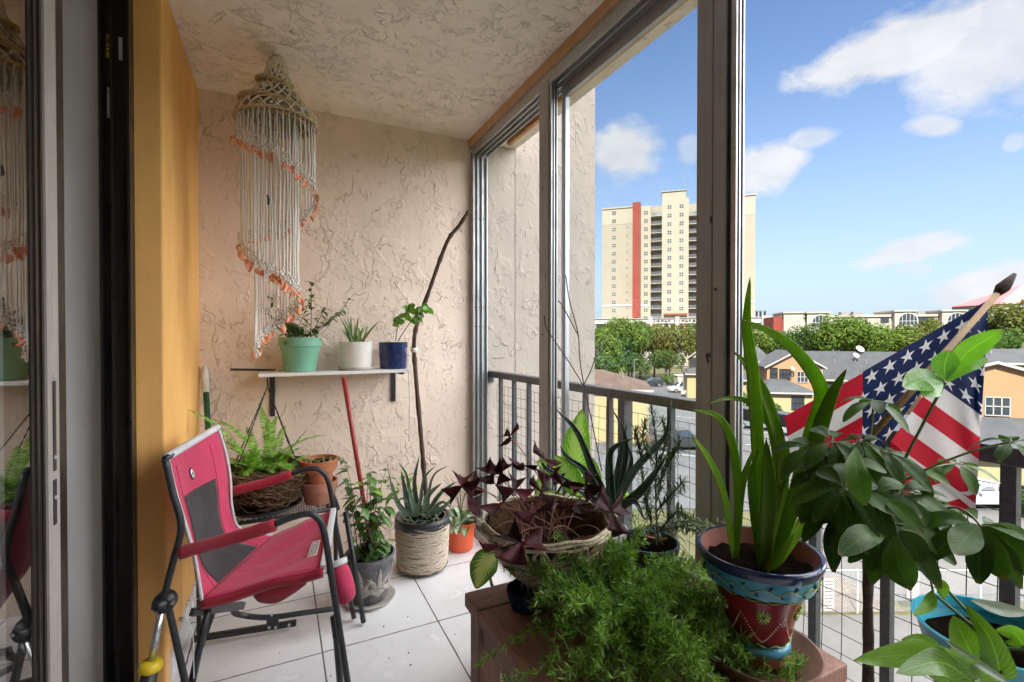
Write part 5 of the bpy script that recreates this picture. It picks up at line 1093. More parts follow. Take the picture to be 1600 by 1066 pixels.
for k in range(26): p = P(rr.uniform(605, 650), rr.uniform(740, 770), 2.6); dleaf(a, p, sph(rr, -.2, .9), .06, .025, .4)
a.build('lime_leaves', LF('lime leaf', (.18, .36, .05), (.26, .46, .08), .35, .35), t, True)
a = MB(); pa = spline([P(*q) for q in ((668, 800, 2.50), (663, 740, 2.54), (656, 660, 2.56), (650, 590, 2.58), (647, 540, 2.58), (652, 505, 2.58), (668, 462, 2.56), (688, 405, 2.54), (702, 372, 2.52), (718, 352, 2.52), (733, 329, 2.50))], 6); m_ = len(pa)
a.tube(pa, [.0125-.003*i/m_+(.0028 if i % 7 == 0 else 0)+.001*math.sin(i*3) for i in range(m_)], 9); cane = a.build('cane', simple('brown cane bark', (.085, .052, .036), .75, 0, .45, 45, .6, .004), t, True)
a = MB(); q = pa[int(m_*.38)]; d_ = (pa[int(m_*.4)]-pa[int(m_*.37)]).normalized(); a.tube([q-d_*.012, q+d_*.012], .0185, 10); a.tube(spline([q, P(634, 545, 2.56), P(637, 560, 2.58), P(640, 630, 2.6), P(639, 690, 2.62)], 4), .0025, 5); a.build('tie_string', M['string'], cane, True)
c = PZ(720, 857, 0); c.z = .002; t = potted('small orange pot of striped leaves in the floor corner', c)
pot(t, c, [(0, .001), (.066, .001), (.070, .006), (.076, .12), (.084, .125), (.090, .165), (.084, .165), (.078, .14)], simple('orange plastic', (.78, .13, .045), .4, 0, .06, 10), .14, .08); a = MB()
for k in range(30): dleaf(a, c+V((rr.uniform(-.05, .05), rr.uniform(-.05, .05), .14)), sph(rr, .25, 1.3), rr.uniform(.10, .2), .055, .5, ov, .25)
a.build('foliage', LF('white striped leaf', (.05, .11, .05), (.09, .16, .07), .4, .2, centre=(.42, .50, .36, 1)), t, True); a = MB()
for k in range(16): th = rr.uniform(0, 2*PI); b0 = c+V((0, 0, .15)); p1 = b0+V((math.cos(th)*.1, math.sin(th)*.07, rr.uniform(.15, .3))); a.tube(bez(b0, b0+V((0, 0, .15)), p1, 5), .0012, 4, False)
a.build('stem', M['stem'], t)
# --- dieffenbachia behind the table
c = V((.80, 1.50, .002)); t = potted('large bright green leafed plant standing on the floor behind the table', c); pot(t, c, cyl(.09, .12, .22, lip=.008), M['terra'], .2, .11); a = MB(); sm = MB(); rr = random.Random(5)
for pts, w in (([(900, 745, 1.62), (900, 700, 1.6), (910, 640, 1.6)], 44), ([(880, 755, 1.6), (868, 735, 1.55), (838, 722, 1.5)], 30), ([(905, 775, 1.6), (890, 745, 1.55), (868, 712, 1.5)], 34), ([(915, 780, 1.6), (925, 750, 1.55), (925, 715, 1.55)], 30), ([(895, 800, 1.62), (870, 790, 1.55), (840, 792, 1.5)], 34), ([(935, 790, 1.6), (962, 770, 1.55), (985, 775, 1.5)], 30), ([(920, 800, 1.6), (950, 790, 1.5), (978, 800, 1.45)], 32), ([(900, 810, 1.6), (885, 800, 1.55), (872, 770, 1.55)], 32), ([(925, 810, 1.6), (920, 800, 1.5), (905, 775, 1.5)], 36), ([(870, 800, 1.6), (850, 775, 1.6), (842, 745, 1.6)], 30)):
    pleaf(a, pts, w, ov, rr.uniform(-.4, .4), .22, 3); q = P(*pts[0]); sm.tube(bez(c+V((0, 0, .2)), c+V((0, 0, .5)), q, 6), .005, 6)
a.build('foliage', LF('bright patterned leaf', (.14, .34, .025), (.20, .44, .05), .35, .45, .2, centre=(.42, .60, .20, 1)), t, True); a = MB(); pleaf(a, [(775, 868, 1.42), (756, 885, 1.40), (744, 920, 1.38)], 46, ov, .3, .2, 3)
sm.tube(bez(c+V((0, 0, .2)), c+V((-.25, -.1, .42)), P(775, 868, 1.42), 7), .005, 6); a.build('striped_leaf', LF('cream striped leaf', (.07, .16, .02), (.10, .22, .04), .35, .3, centre=(.50, .55, .22, 1)), t, True); sm.build('stem', M['stem'], t, True)
a = MB()
for pts in ([(940, 735, 1.40), (925, 660, 1.40), (912, 600, 1.40), (906, 560, 1.40), (903, 520, 1.40), (890, 470, 1.40), (884, 430, 1.40)], [(913, 605, 1.40), (895, 575, 1.39), (872, 540, 1.38), (855, 515, 1.36), (850, 495, 1.35)], [(912, 602, 1.40), (925, 575, 1.42), (933, 545, 1.44)], [(904, 525, 1.40), (880, 480, 1.4), (872, 470, 1.4)]): a.tube(spline([P(*q) for q in pts], 4), .0016, 5)
dry = a
# --- table plants: wicker basket of oxalis
c = V((.615, 1.055, WT+.012)); t = potted('coir lined wicker basket of purple shamrock leaves on the table corner', c, 'wicker_basket', 'hanging basket'); rr = random.Random(17)
bprof = [(0, .030), (.055, .034), (.10, .075), (.135, .125), (.158, .180), (.160, .19)]
def bp(th, z, o=0):
    for (r0, z0), (r1, z1) in zip(bprof, bprof[1:]):
        if z0 <= z <= z1+1e-6: r = r0+(r1-r0)*(z-z0)/(z1-z0); return c+V(((r+o)*math.cos(th), (r+o)*math.sin(th), z))
    return c+V(((bprof[-1][0]+o)*math.cos(th), (bprof[-1][0]+o)*math.sin(th), z))
a = MB(); a.lathe([(r-.006 if r else 0, z) for r, z in bprof]+[(.150, .196), (.142, .186), (.125, .13), (.09, .10), (0, .095)], c, 44, None, lambda th, z: 1+.025*math.sin(6*th+40*z)+.018*math.sin(13*th)); a.build('coir_liner', noisy('orange brown coir', (.055, .026, .012), (.20, .095, .038), 30, bump=1, bd=.02), t, True)
a = MB(); a.disc(c, .115, 18, .125, .012); a.build('soil', M['soil'], t)
M['wicker'] = simple('weathered wicker', (.52, .44, .31), .7, 0, .5, 90, .4); a = MB()
for i in range(11):
    z = .040+.0105*i
    for q in (0, PI): a.tube([bp(th, z+.0045*math.sin(13*th+q), .002+.0035*math.sin(13*th+q+1.5)) for th in [2*PI*k/90 for k in range(91)]], .0030, 4, False)
for z in (.176, .186, .194): a.tube([bp(th, min(.19, z), .003)+V((0, 0, z-min(.19, z)+.003*math.sin(9*th+z*900))) for th in [2*PI*k/60 for k in range(61)]], .0045, 5)
for k in range(20):
    th = 2*PI*k/20
    for w in (0, .03): a.tube([bp(th-.12+w+.24*q/8, .150+.028*math.sin(PI*q/8), .004+w*.1) for q in range(9)], .0028, 4)
for s_ in range(26): th = 2*PI*s_/26; a.tube([bp(th, .035+.15*q/5, .004) for q in range(6)], .0026, 4)
hp_ = P(742, 812, 1.18); a.tube([bp(2.9, .18), hp_, hp_+V((.01, 0, -.02)), bp(3.1, .16)], .009, 6); a.build('wicker_weave', M['wicker'], t, True)
a = MB()
for k in range(15):
    p = c+V((rr.uniform(-.09, .09), rr.uniform(-.09, .09), .13)); d_ = sph(rr, .05, .6); a.tube(bez(p, p+d_*.1+V((0, 0, .05)), p+d_*.15-V((0, 0, .02)), 6), .0013, 4, False)
a.build('dry_stalks', simple('dry tan stalks', (.24, .12, .07), .7, 0, .3, 30), t); a = MB(); sm = MB()
def oxleaf(o, dr, nrm, L):
    sd_ = dr.cross(nrm).normalized(); nr_ = sd_.cross(dr).normalized(); f_ = rr.uniform(.35, .8)
    rows = []
    for i in range(5):
        q = i/4; w = L*(.05+.62*q**.9)*rr.uniform(.93, 1.07); m_ = o+dr*L*q*(.86 if i == 4 else 1); rows.append([m_-sd_*w+nr_*w*f_+dr*L*.14*q*q, m_-sd_*w*.5+nr_*w*f_*.4+dr*L*.08*q*q, m_, m_+sd_*w*.5+nr_*w*f_*.4+dr*L*.08*q*q, m_+sd_*w+nr_*w*f_+dr*L*.14*q*q])
    a.grid(rows)
for u, v, d, s_ in ((797, 682, 1.2, .9), (850, 718, 1.18, 1), (770, 742, 1.22, 1), (722, 760, 1.15, 1.15), (748, 792, 1.08, 1.15), (805, 765, 1.1, 1), (845, 770, 1.15, 1), (880, 760, 1.12, 1), (915, 758, 1.1, 1.1), (955, 800, 1.06, 1.25), (838, 800, 1.05, 1.1), (815, 850, .98, 1.35), (738, 758, 1.2, .9), (818, 728, 1.2, .9), (900, 790, 1.1, 1), (862, 745, 1.2, .9), (785, 855, 1.0, 1.1), (782, 738, 1.22, .85)):
    o = P(u, v, d); b0 = c+V((rr.uniform(-.06, .06), rr.uniform(-.06, .06), .13)); sm.tube(bez(b0, (b0+o)/2+V((0, 0, .06)), o, 7), .0013, 4, False)
    nrm = V((rr.gauss(0, .5), rr.gauss(-.5, .4), 1)).normalized(); th0 = rr.uniform(0, 2*PI); ax, ay = frame(nrm)
    for k in range(3): th = th0+k*2*PI/3; oxleaf(o, (ax*math.cos(th)+ay*math.sin(th)+nrm*rr.uniform(-.6, .5)).normalized(), nrm, .039*s_)
a.build('purple_leaves', LF('dark purple leaf', (.040, .007, .012), (.085, .012, .018), .45, .3, .3, .25), t, True, solid=.0005); sm.build('stem', simple('reddish stalk', (.25, .10, .07), .6), t, True)
c2 = V((.545, 1.035, WT+.0005)); t = thing('blue_pot', 'small blue ribbed pot propping the wicker basket at the table corner', 'pot', c2); pot(t, c2, [(0, .001), (.034, .001), (.047, .05), (.045, .05), (.03, .02)], simple('cobalt glaze', (.012, .06, .16), .2), None, 0, rf=lambda th, z: 1+.04*math.cos(18*th))
# --- asparagus fern
c = V((.665, .80, WT+.001)); t = potted('feathery bright asparagus fern spilling over the front of the table', c); pot(t, c, cyl(.05, .068, .10, lip=.005), simple('blue white glazed pot', (.30, .36, .46), .25, 0, .3, 40), .085, .06); rr = random.Random(77); a = MB(); sm = MB(); o0 = c+V((0, 0, .085))
def needles(q, dd, n_, L):
    for k in range(n_):
        e = (dd*rr.uniform(.2, 1.0)+sph(rr, -1.2, 1.4)*1.0).normalized()*L*rr.uniform(.7, 1.15); s_ = e.cross(V((rr.gauss(0, 1), rr.gauss(0, 1), rr.gauss(0, 1)))).normalized()*.00125; a.add([q-s_*.6, q+e*.5-s_, q+e, q+e*.5+s_, q+s_*.6], [(0, 1, 2, 3, 4)])
for k in range(165):
    d_ = sph(rr, -.15, 1.25); L = rr.uniform(.13, .31)*(1-.32*max(0, d_.z)); 
    if k < 34: d_ = (V((.75, -.22, .22))+sph(rr, -.4, .5)*.4).normalized(); L = rr.uniform(.22, .36)
    if 60 < k < 100: d_ = (V((-.35, -.75, .35))+sph(rr, -.3, .9)*.6).normalized(); L = rr.uniform(.12, .24)
    if k > 140: d_ = (V((-.05, .85, .35))+sph(rr, -.2, .8)*.5).normalized(); L = rr.uniform(.18, .26)
    b0 = o0+V((rr.uniform(-.04, .04), rr.uniform(-.04, .04), 0)); dr = rr.uniform(.25, .75)
    n_ = int(L/.0175); pa = [b0+d_*L*i/n_-UPZ*(dr*L*(i/n_)**2) for i in range(n_+1)]; pa = [V((q.x, q.y, max(q.z, WT+.02 if q.x < X1 and q.x > X0 and q.y > Y0 else -1))) for q in pa]; sm.tube(pa[::2]+[pa[-1]], .0009, 3, False)
    for i in range(3, n_+1):
        dd = (pa[i]-pa[i-1]); dd = dd.normalized() if dd.length > 1e-6 else UPZ; needles(pa[i], dd, 11, .0215)
        if rr.random() < .55 and i > 4:
            e = (dd+sph(rr, -.8, 1)*.9).normalized(); Lb = rr.uniform(.02, .045); m_ = max(2, int(Lb/.011)); sm.tube([pa[i], pa[i]+e*Lb], .0006, 3, False)
            for j in range(1, m_+1): needles(pa[i]+e*Lb*j/m_, e, 9, .0185)
a.build('needles', LF('asparagus needle', (.085, .195, .028), (.22, .37, .06), .4, .35, .35), t); sm.build('stem', M['stem'], t)
# --- aloe in a pale pot, rosemary in dark green pot, grassy plant in terracotta
c = V((.80, 1.085, WT+.001)); t = potted('dark upswept aloe in a pale pot behind the wicker basket', c); pot(t, c, cyl(.06, .08, .135), simple('pale grey pot', (.55, .55, .53), .5), .115, .07); a = MB()
al = [([(953, 790, 1.29), (930, 742, 1.27), (902, 675, 1.25), (869, 640, 1.23)], 22), ([(947, 790, 1.28), (916, 738, 1.22), (888, 716, 1.19), (876, 698, 1.17)], 18), ([(957, 795, 1.28), (952, 735, 1.26), (956, 703, 1.24), (988, 685, 1.2)], 22), ([(962, 790, 1.29), (992, 735, 1.29), (1020, 704, 1.29), (1041, 678, 1.28), (1049, 626, 1.26)], 19), ([(965, 795, 1.26), (997, 770, 1.22), (1020, 743, 1.2), (1042, 712, 1.18)], 24), ([(962, 780, 1.32), (978, 715, 1.34), (974, 672, 1.34), (957, 640, 1.34)], 12), ([(964, 780, 1.31), (986, 725, 1.32), (982, 698, 1.32)], 13), ([(962, 800, 1.25), (990, 783, 1.2), (1007, 812, 1.17)], 17), ([(950, 798, 1.26), (905, 764, 1.2), (858, 735, 1.17), (845, 722, 1.15)], 16), ([(955, 800, 1.24), (935, 775, 1.18), (880, 757, 1.13)], 19), ([(958, 780, 1.3), (968, 720, 1.33), (972, 700, 1.34), (980, 660, 1.36)], 14), ([(955, 800, 1.24), (948, 780, 1.19), (925, 800, 1.15)], 15)]
for pts, w in al: pleaf(a, pts, w*.72, lance, rr.uniform(-.3, .3), .55, 3)
a.build('aloe_leaves', LF('dusky blue green aloe leaf', (.045, .085, .070), (.075, .125, .095), .3, .05), t, True, solid=.003); dry.build('dry_flower_stalk', M['dstem'], t, True)
c = V((.925, 1.02, WT+.001)); t = potted('needle-leaved rosemary in a dark green pot on the table', c); pot(t, c, [(0, .001), (.05, .001), (.072, .075), (.080, .08), (.082, .10), (.075, .10), (.07, .08)], simple('dark green glaze', (.02, .05, .045), .2), .085, .07); a = MB(); sm = MB()
for pts in ([(1028, 850, 1.32), (1024, 760, 1.32), (1026, 700, 1.31), (1017, 634, 1.31)], [(1026, 760, 1.32), (1050, 715, 1.30), (1064, 688, 1.29)], [(1025, 800, 1.3), (1050, 772, 1.28), (1068, 752, 1.26)], [(1018, 810, 1.32), (1006, 765, 1.3), (1000, 705, 1.3), (992, 672, 1.3)], [(1025, 740, 1.31), (1040, 690, 1.31), (1035, 655, 1.31)], [(1022, 830, 1.3), (1010, 790, 1.28), (1015, 760, 1.28)], [(1030, 830, 1.3), (1060, 800, 1.26), (1085, 815, 1.24)], [(1020, 720, 1.3), (1005, 690, 1.29), (1008, 660, 1.29)], [(1028, 780, 1.33), (1036, 740, 1.34), (1046, 712, 1.34)]):
    pa = spline([P(*q) for q in pts], 7); sm.tube(pa, .0022, 5)
    for i in range(2, len(pa)):
        dd = (pa[i]-pa[i-1]).normalized()
        for k in range(9): e = (dd*rr.uniform(.2, .9)+sph(rr, -1.2, 1.2)).normalized(); dleaf(a, pa[i-1]+(pa[i]-pa[i-1])*rr.random(), e, rr.uniform(.020, .036), .0040, .1, strap, .1, n=3, cols=1)
a.build('needles', LF('rosemary needle', (.07, .12, .05), (.14, .20, .08), .4, .15), t, True); sm.build('stem', M['dstem'], t, True)
c = V((1.005, 1.075, WT+.001)); t = potted('small terracotta pot of wispy grass-like leaves near the wide mullion', c); pot(t, c, cyl(.038, .052, .09, lip=.005, lz=.025), M['terra'], .075, .045); a = MB()
for k in range(70): dleaf(a, c+V((rr.uniform(-.03, .03), rr.uniform(-.03, .03), .08)), sph(rr, .3, 1.3), rr.uniform(.07, .15), .0045, 1.0, strap, .2, n=6, cols=1)
for k in range(7):
    b0 = c+V((0, 0, .08)); e = P(rr.uniform(1090, 1140), rr.uniform(815, 850), 1.15); pa = bez(b0, (b0+e)/2+V((0, 0, .05)), e, 8); a.tube(pa, .0011, 4, False)
    for q in pa[3:]:
        for s_ in range(4): dleaf(a, q, sph(rr, -.8, .8), .028, .004, .3, strap, .1, n=3, cols=1)
a.build('foliage', LF('wispy leaf', (.07, .11, .04), (.13, .18, .07), .45, .2), t, True)
# --- talavera pot of amaryllis
c = V((.885, .655, WT+.014)); saucer('fluted clay saucer under the painted pot at the table end', V((c.x, c.y, WT+.0008)), .118, simple('brown clay saucer', (.15, .075, .045), .7, 0, .35, 25, .4), .034)
t = potted('hand painted red and blue pot of long strap leaves on the table end', c, 'painted_pot'); rr = random.Random(9)
tp_ = [(0, .001), (.050, .001), (.056, .010), (.056, .026), (.061, .030), (.060, .042), (.054, .046), (.058, .050), (.066, .085), (.078, .125), (.087, .150), (.092, .158), (.101, .162), (.112, .196), (.1145, .200), (.119, .212), (.1185, .220), (.110, .220), (.104, .205), (.095, .18)]
def band(z0, z1): return [q for q in tp_[:17] if z0-1e-6 <= q[1] <= z1+1e-6]
GL = dict(rough=.12, var=.12, scale=18)
pm = lambda nm, col: simple(nm, col, .16, 0, .15, 25, .05, .002, .35, Coat_Weight=.25, Coat_Roughness=.05)
PT = {'clay': simple('bare red clay', (.30, .09, .05), .7, 0, .2, 20), 'blue': pm('sky blue glaze', (.06, .25, .36)), 'navy': pm('navy glaze rim', (.012, .02, .07)), 'black': pm('black glaze', (.012, .014, .016)), 'red': pm('oxblood glaze', (.17, .010, .014)), 'green': pm('green glaze line', (.36, .50, .10)), 'cream': pm('cream dots', (.75, .60, .50))}
po = None
for z0, z1, m in ((.001, .026, 'clay'), (.026, .046, 'blue'), (.046, .0575, 'black'), (.050, .150, 'red'), (.150, .162, 'black'), (.162, .200, 'blue'), (.200, .220, 'navy')):
    q = band(z0, z1)
    if m == 'black' and z0 < .05: q = [(.054, .046), (.058, .050), (.0595, .0565)]
    if m == 'red': q = [(.0595, .0565), (.066, .085), (.078, .125), (.087, .150)]
    if m == 'navy': q = [(.1145, .200), (.119, .212), (.1185, .220), (.110, .220)]
    a = MB(); a.lathe(q, c, 48); o = a.build('pot' if m == 'red' else 'glaze_band', PT[m], t if m == 'red' or po is None else t, True); po = o if m == 'red' else po
a = MB(); a.lathe(tp_[17:], c, 40); a.build('inner_wall', simple('dark inner clay', (.17, .05, .03), .7, 0, .25, 20), po, True); a = MB(); a.disc(c, .100, 26, .188, .007); a.build('soil', M['soil'], t)  # inner wall is darker than the bare clay foot
def tr(th, z, o=.0012):
    for (r0, z0), (r1, z1) in zip(tp_, tp_[1:]):
        if z0 <= z <= z1 and z1 > z0: r = r0+(r1-r0)*(z-z0)/(z1-z0); return c+V(((r+o)*math.cos(th), (r+o)*math.sin(th), z))
TH0 = math.atan2(-c.y, -c.x)+.12; a = MB(); a.cur = 0
for zc, am, nn_ in ((.181, .006, 15), (.155, .003, 15), (.0515, .0025, 12)): a.tube([tr(2*PI*k/240, zc+am*math.sin(nn_*2*PI*k/240)) for k in range(241)], .0010, 4, False)
for k in range(6):
    th0 = 2*PI*k/6+TH0
    for j in range(12): e = 2*PI*j/12; a.tube([tr(th0+.17*q*math.cos(e), .118+.015*q*math.sin(e)) for q in (.25, .6, 1)], .0015, 4)
a.cur = 1
for k in range(30): th = 2*PI*k/30; s_ = 1 if k % 2 else -1; a.tube([tr(th+.02, .181+s_*.012), tr(th-.01, .181+s_*.009), tr(th-.03, .181+s_*.004)], [.0012, .0030, .0012], 5)
a.cur = 2
for k in range(6):
    for j in range(26):
        q = j/25; th = 2*PI*k/6+TH0+(q-.5)*1.04; z = .062+.055*abs(2*(q-.5))**1.5; a.sphere(tr(th, min(.148, z), .0006), .0016, 5)
a.build('painted_pattern', [PT['green'], PT['navy'], PT['cream']], po, True); a = MB(); D = .95
for pts, w in (([(1190, 888, .96), (1188, 780, .97), (1178, 600, .98), (1167, 510, .98), (1172, 432, .98)], 22), ([(1205, 888, .95), (1236, 790, .94), (1264, 690, .93), (1284, 625, .92), (1274, 588, .91), (1240, 545, .90), (1200, 517, .9), (1158, 500, .9)], 25), ([(1210, 888, .93), (1240, 790, .91), (1275, 690, .90), (1300, 620, .9), (1323, 576, .9)], 27), ([(1202, 885, .98), (1222, 770, 1.0), (1216, 690, 1.0), (1196, 622, 1.0), (1170, 575, 1.0), (1146, 549, 1.0)], 22), ([(1206, 885, 1.0), (1215, 780, 1.03), (1210, 690, 1.03), (1188, 638, 1.02), (1147, 622, 1.0), (1103, 632, .98)], 14), ([(1148, 872, 1.0), (1153, 765, 1.02), (1143, 690, 1.02), (1121, 651, 1.01), (1081, 640, 1.0)], 15), ([(1146, 872, .98), (1130, 771, .97), (1107, 717, .96), (1080, 679, .95)], 13), ([(1151, 872, .97), (1159, 765, .95), (1177, 702, .93)], 14), ([(1197, 892, .92), (1215, 872, .91), (1242, 832, .9)], 17), ([(1193, 890, .93), (1201, 780, .92), (1197, 685, .92)], 27), ([(1196, 890, .98), (1212, 780, 1.0), (1240, 700, 1.02), (1258, 640, 1.03)], 24), ([(1189, 890, .95), (1180, 800, .95), (1176, 745, .95), (1186, 700, .95)], 18), ([(1212, 885, .96), (1262, 800, .98), (1290, 700, 1.0), (1296, 630, 1.0)], 20)): pleaf(a, pts, w*.86, strap, rr.uniform(-.45, .45), .32, 3, 7)
a.build('strap_leaves', LF('amaryllis leaf', (.135, .26, .018), (.24, .38, .035), .35, .42, .4, .25), t, True, solid=.0012)
# --- schefflera
D = .80; c = PZ(1357, 1400, .34); c = V((P(1357, 900, D).x, P(1357, 900, D).y, .32)); b = MB(); sc_ = V((c.x, c.y, 0))
t = thing('wooden_stool', 'low wooden stool carrying the umbrella plant at the frame bottom', 'stool', sc_); b.box((c.x-.14, c.y-.14, .10), (c.x+.14, c.y+.14, .125)); b.build('seat', M['plank'], t)
for i in (-1, 1):
    for j in (-1, 1): MB().box((c.x+i*.11-.018, c.y+j*.11-.018, 0), (c.x+i*.11+.018, c.y+j*.11+.018, .0995)).build('leg', M['plankv'], t)
c = V((c.x, c.y, .126)); t = potted('umbrella plant with glossy oval leaflets on a bare trunk', c, 'umbrella_plant'); pot(t, c, cyl(.09, .12, .20, lip=.008), M['terra'], .18, .108); rr = random.Random(12)
a = MB(); tk = spline([c+V((0, 0, .17)), P(1357, 1066, D), P(1356, 960, D), P(1356, 870, D), P(1352, 800, D), P(1345, 740, .82)], 6); m_ = len(tk); a.tube(tk, [.0085+(.0012 if i % 5 == 0 else 0)+.0006*math.sin(i*2.3)-.003*i/m_ for i in range(m_)], 9); a.build('trunk', simple('knobbly brown trunk', (.075, .05, .032), .85, 0, .45, 70, .8, .005), t, True)
a = MB(); sm = MB(); lt = MB()
def umb(u, v, d, n_, Lp, tilt, mb=None, wr=.48, droop=.55, src=None, th0=None):
    o = P(u, v, d); s_ = src or tk[-6]; sm.tube(bez(s_, (s_+o)/2+V((0, 0, .03)), o, 7), .0018, 5, False); nrm = (UPZ+tilt).normalized(); ax, ay = frame(nrm); th0 = rr.uniform(0, 6) if th0 is None else th0; L = Lp*.84*d/F_PX
    for k in range(n_):
        th = th0+2*PI*k/n_+rr.gauss(0, .1); e = (ax*math.cos(th)+ay*math.sin(th)+nrm*rr.uniform(-.35, .25)).normalized(); l = L*rr.uniform(.8, 1.12); p0 = o+e*l*.18; sm.tube([o, p0], .0009, 4, False); dleaf(mb or a, p0, e, l*.9, l*wr, droop*rr.uniform(.6, 1.3), obov, .14, up=nrm, cols=3)
TC = (EYE-P(1380, 730, .8)).normalized()
for u, v, d, n_, L, tl in ((1382, 706, .76, 8, 62, TC*.5), (1319, 727, .74, 7, 68, TC*.6), (1321, 765, .70, 8, 74, TC*.9), (1285, 735, .78, 7, 58, TC*.5), (1366, 627, .80, 6, 50, TC*.15), (1497, 724, .82, 6, 52, TC*.1), (1390, 822, .70, 8, 80, TC*.8), (1405, 772, .74, 8, 68, TC*.6), (1350, 745, .80, 8, 66, TC*.4), (1436, 770, .80, 6, 52, TC*.3), (1580, 690, .72, 5, 58, TC*.1), (1268, 700, .80, 7, 54, TC*.5), (1300, 800, .74, 7, 66, TC*.9), (1345, 800, .72, 8, 70, TC*.8), (1300, 690, .78, 7, 56, TC*.5), (1345, 690, .78, 7, 56, TC*.4), (1420, 735, .78, 7, 54, TC*.5), (1365, 775, .70, 8, 64, TC*.8), (1290, 770, .76, 7, 58, TC*.8), (1425, 800, .74, 7, 62, TC*.8), (1382, 850, .70, 7, 60, TC*.9), (1462, 790, .76, 6, 52, TC*.6)): umb(u, v, d, n_, L, tl)
s5 = P(1470, 800, .74); sm.tube(bez(tk[-8], P(1400, 800, .76), s5, 6), .0022, 5, False); umb(1532, 822, .66, 7, 78, TC*.7, src=s5)
o2 = P(1477, 598, .72); sm.tube(bez(P(1405, 735, .76), P(1440, 665, .74), o2, 8), .0022, 5, False)
for pts, w in (([(1478, 596, .72), (1510, 552, .71), (1566, 516, .69)], 34), ([(1477, 594, .72), (1476, 570, .71), (1484, 548, .70)], 34), ([(1474, 598, .72), (1445, 594, .69), (1412, 606, .66)], 40), ([(1480, 597, .72), (1510, 572, .72), (1542, 560, .72)], 24), ([(1474, 600, .71), (1456, 606, .69), (1440, 618, .67)], 30)): pleaf(lt, pts, w, obov, rr.uniform(-.3, .3), .15, 3)
for pts, w in (([(1398, 838, .66), (1404, 880, .64), (1421, 920, .63)], 44), ([(1385, 832, .68), (1350, 838, .64), (1312, 868, .62)], 38), ([(1405, 830, .67), (1425, 850, .66), (1436, 880, .65)], 38), ([(1532, 822, .66), (1545, 860, .64), (1570, 905, .62)], 42), ([(1530, 822, .66), (1510, 840, .65), (1492, 866, .63)], 42), ([(1534, 820, .66), (1572, 845, .64), (1605, 900, .62)], 40), ([(1338, 700, .68), (1338, 740, .65), (1352, 790, .64)], 34)): pleaf(a, pts, w, obov, rr.uniform(-.35, .35), .15, 3)
LS = LF('glossy dark leaflet', (.024, .070, .008), (.048, .108, .013), .33, .25, .35, .16, rib=True); a.build('foliage', LS, t, True); lt.build('young_foliage', LF('fresh green leaflet', (.13, .36, .025), (.19, .44, .04), .25, .4, rib=True), t, True); sm.build('stem', M['stem'], t, True)
# --- turquoise pot of pothos on a stand
pc = P(1562, 985, .68); rz = pc.z; c = V((pc.x, pc.y, rz-.105)); t = thing('pot_stand', 'slim black pot stand in the near right corner', 'plant stand', V((c.x, c.y, 0))); a = MB(); a.disc(V((c.x, c.y, 0)), .07, 20, c.z-.006); a.disc(V((c.x, c.y, 0)), .07, 20, c.z-.0015); a.build('top', M['frame'], t)
for k in range(3): th = 2*PI*k/3; MB().tube([V((c.x+.06*math.cos(th), c.y+.06*math.sin(th), c.z-.007)), V((c.x+.11*math.cos(th), c.y+.11*math.sin(th), .001))], .007, 6).build('leg', M['frame'], t)
t = potted('turquoise pot of trailing heart leaves at the lower right', c, 'turquoise_pot'); pot(t, c, [(0, .001), (.066, .001), (.092, .098), (.098, .105), (.093, .105), (.088, .09)], simple('turquoise plastic', (.02, .33, .46), .35, 0, .06, 10), .075, .085); a = MB(); g2 = MB(); sm = MB(); rr = random.Random(3)
for pts, w in (([(1500, 1050, .58), (1430, 1024, .56), (1334, 1032, .55)], 62), ([(1520, 1066, .56), (1470, 1035, .54), (1400, 1052, .52)], 60), ([(1565, 1060, .60), (1548, 1000, .60), (1508, 944, .62)], 44), ([(1530, 1050, .62), (1510, 1005, .62), (1490, 962, .64)], 62), ([(1462, 1018, .66), (1440, 1000, .66), (1408, 1000, .66)], 26), ([(1465, 1022, .64), (1450, 1015, .63), (1425, 1012, .62)], 32), ([(1600, 1010, .60), (1585, 990, .61), (1556, 985, .62)], 40), ([(1455, 925, .7), (1452, 945, .69), (1428, 962, .68)], 18), ([(1463, 905, .71), (1472, 918, .7), (1474, 936, .7)], 18), ([(1560, 1066, .56), (1520, 1040, .55), (1470, 1010, .54)], 30)): pleaf(a, pts, w, heart if w > 25 else ov, rr.uniform(-.4, .4), .2, 3); sm.tube(bez(c+V((0, 0, .08)), P(pts[0][0]+10, pts[0][1]+8, pts[0][2]), P(*pts[0]), 6), .0022, 5, False)
for pts, w in (([(1605, 958, .60), (1560, 952, .61), (1517, 938, .62)], 22), ([(1580, 1072, .54), (1525, 1035, .55), (1476, 1000, .57)], 13)): pleaf(g2, pts, w, ov, .5, .25, 3)
sm.tube(bez(P(1440, 845, .74), P(1450, 885, .72), P(1458, 925, .70), 6), .0016, 5, False)
a.build('foliage', LF('glossy heart leaf', (.13, .28, .02), (.20, .38, .035), .3, .3, .3, rib=True), t, True); g2.build('turned_leaves', LF('pale leaf underside', (.25, .32, .24), (.32, .38, .30), .3, .25, rib=True), t, True); sm.build('stem', M['stem'], t, True)
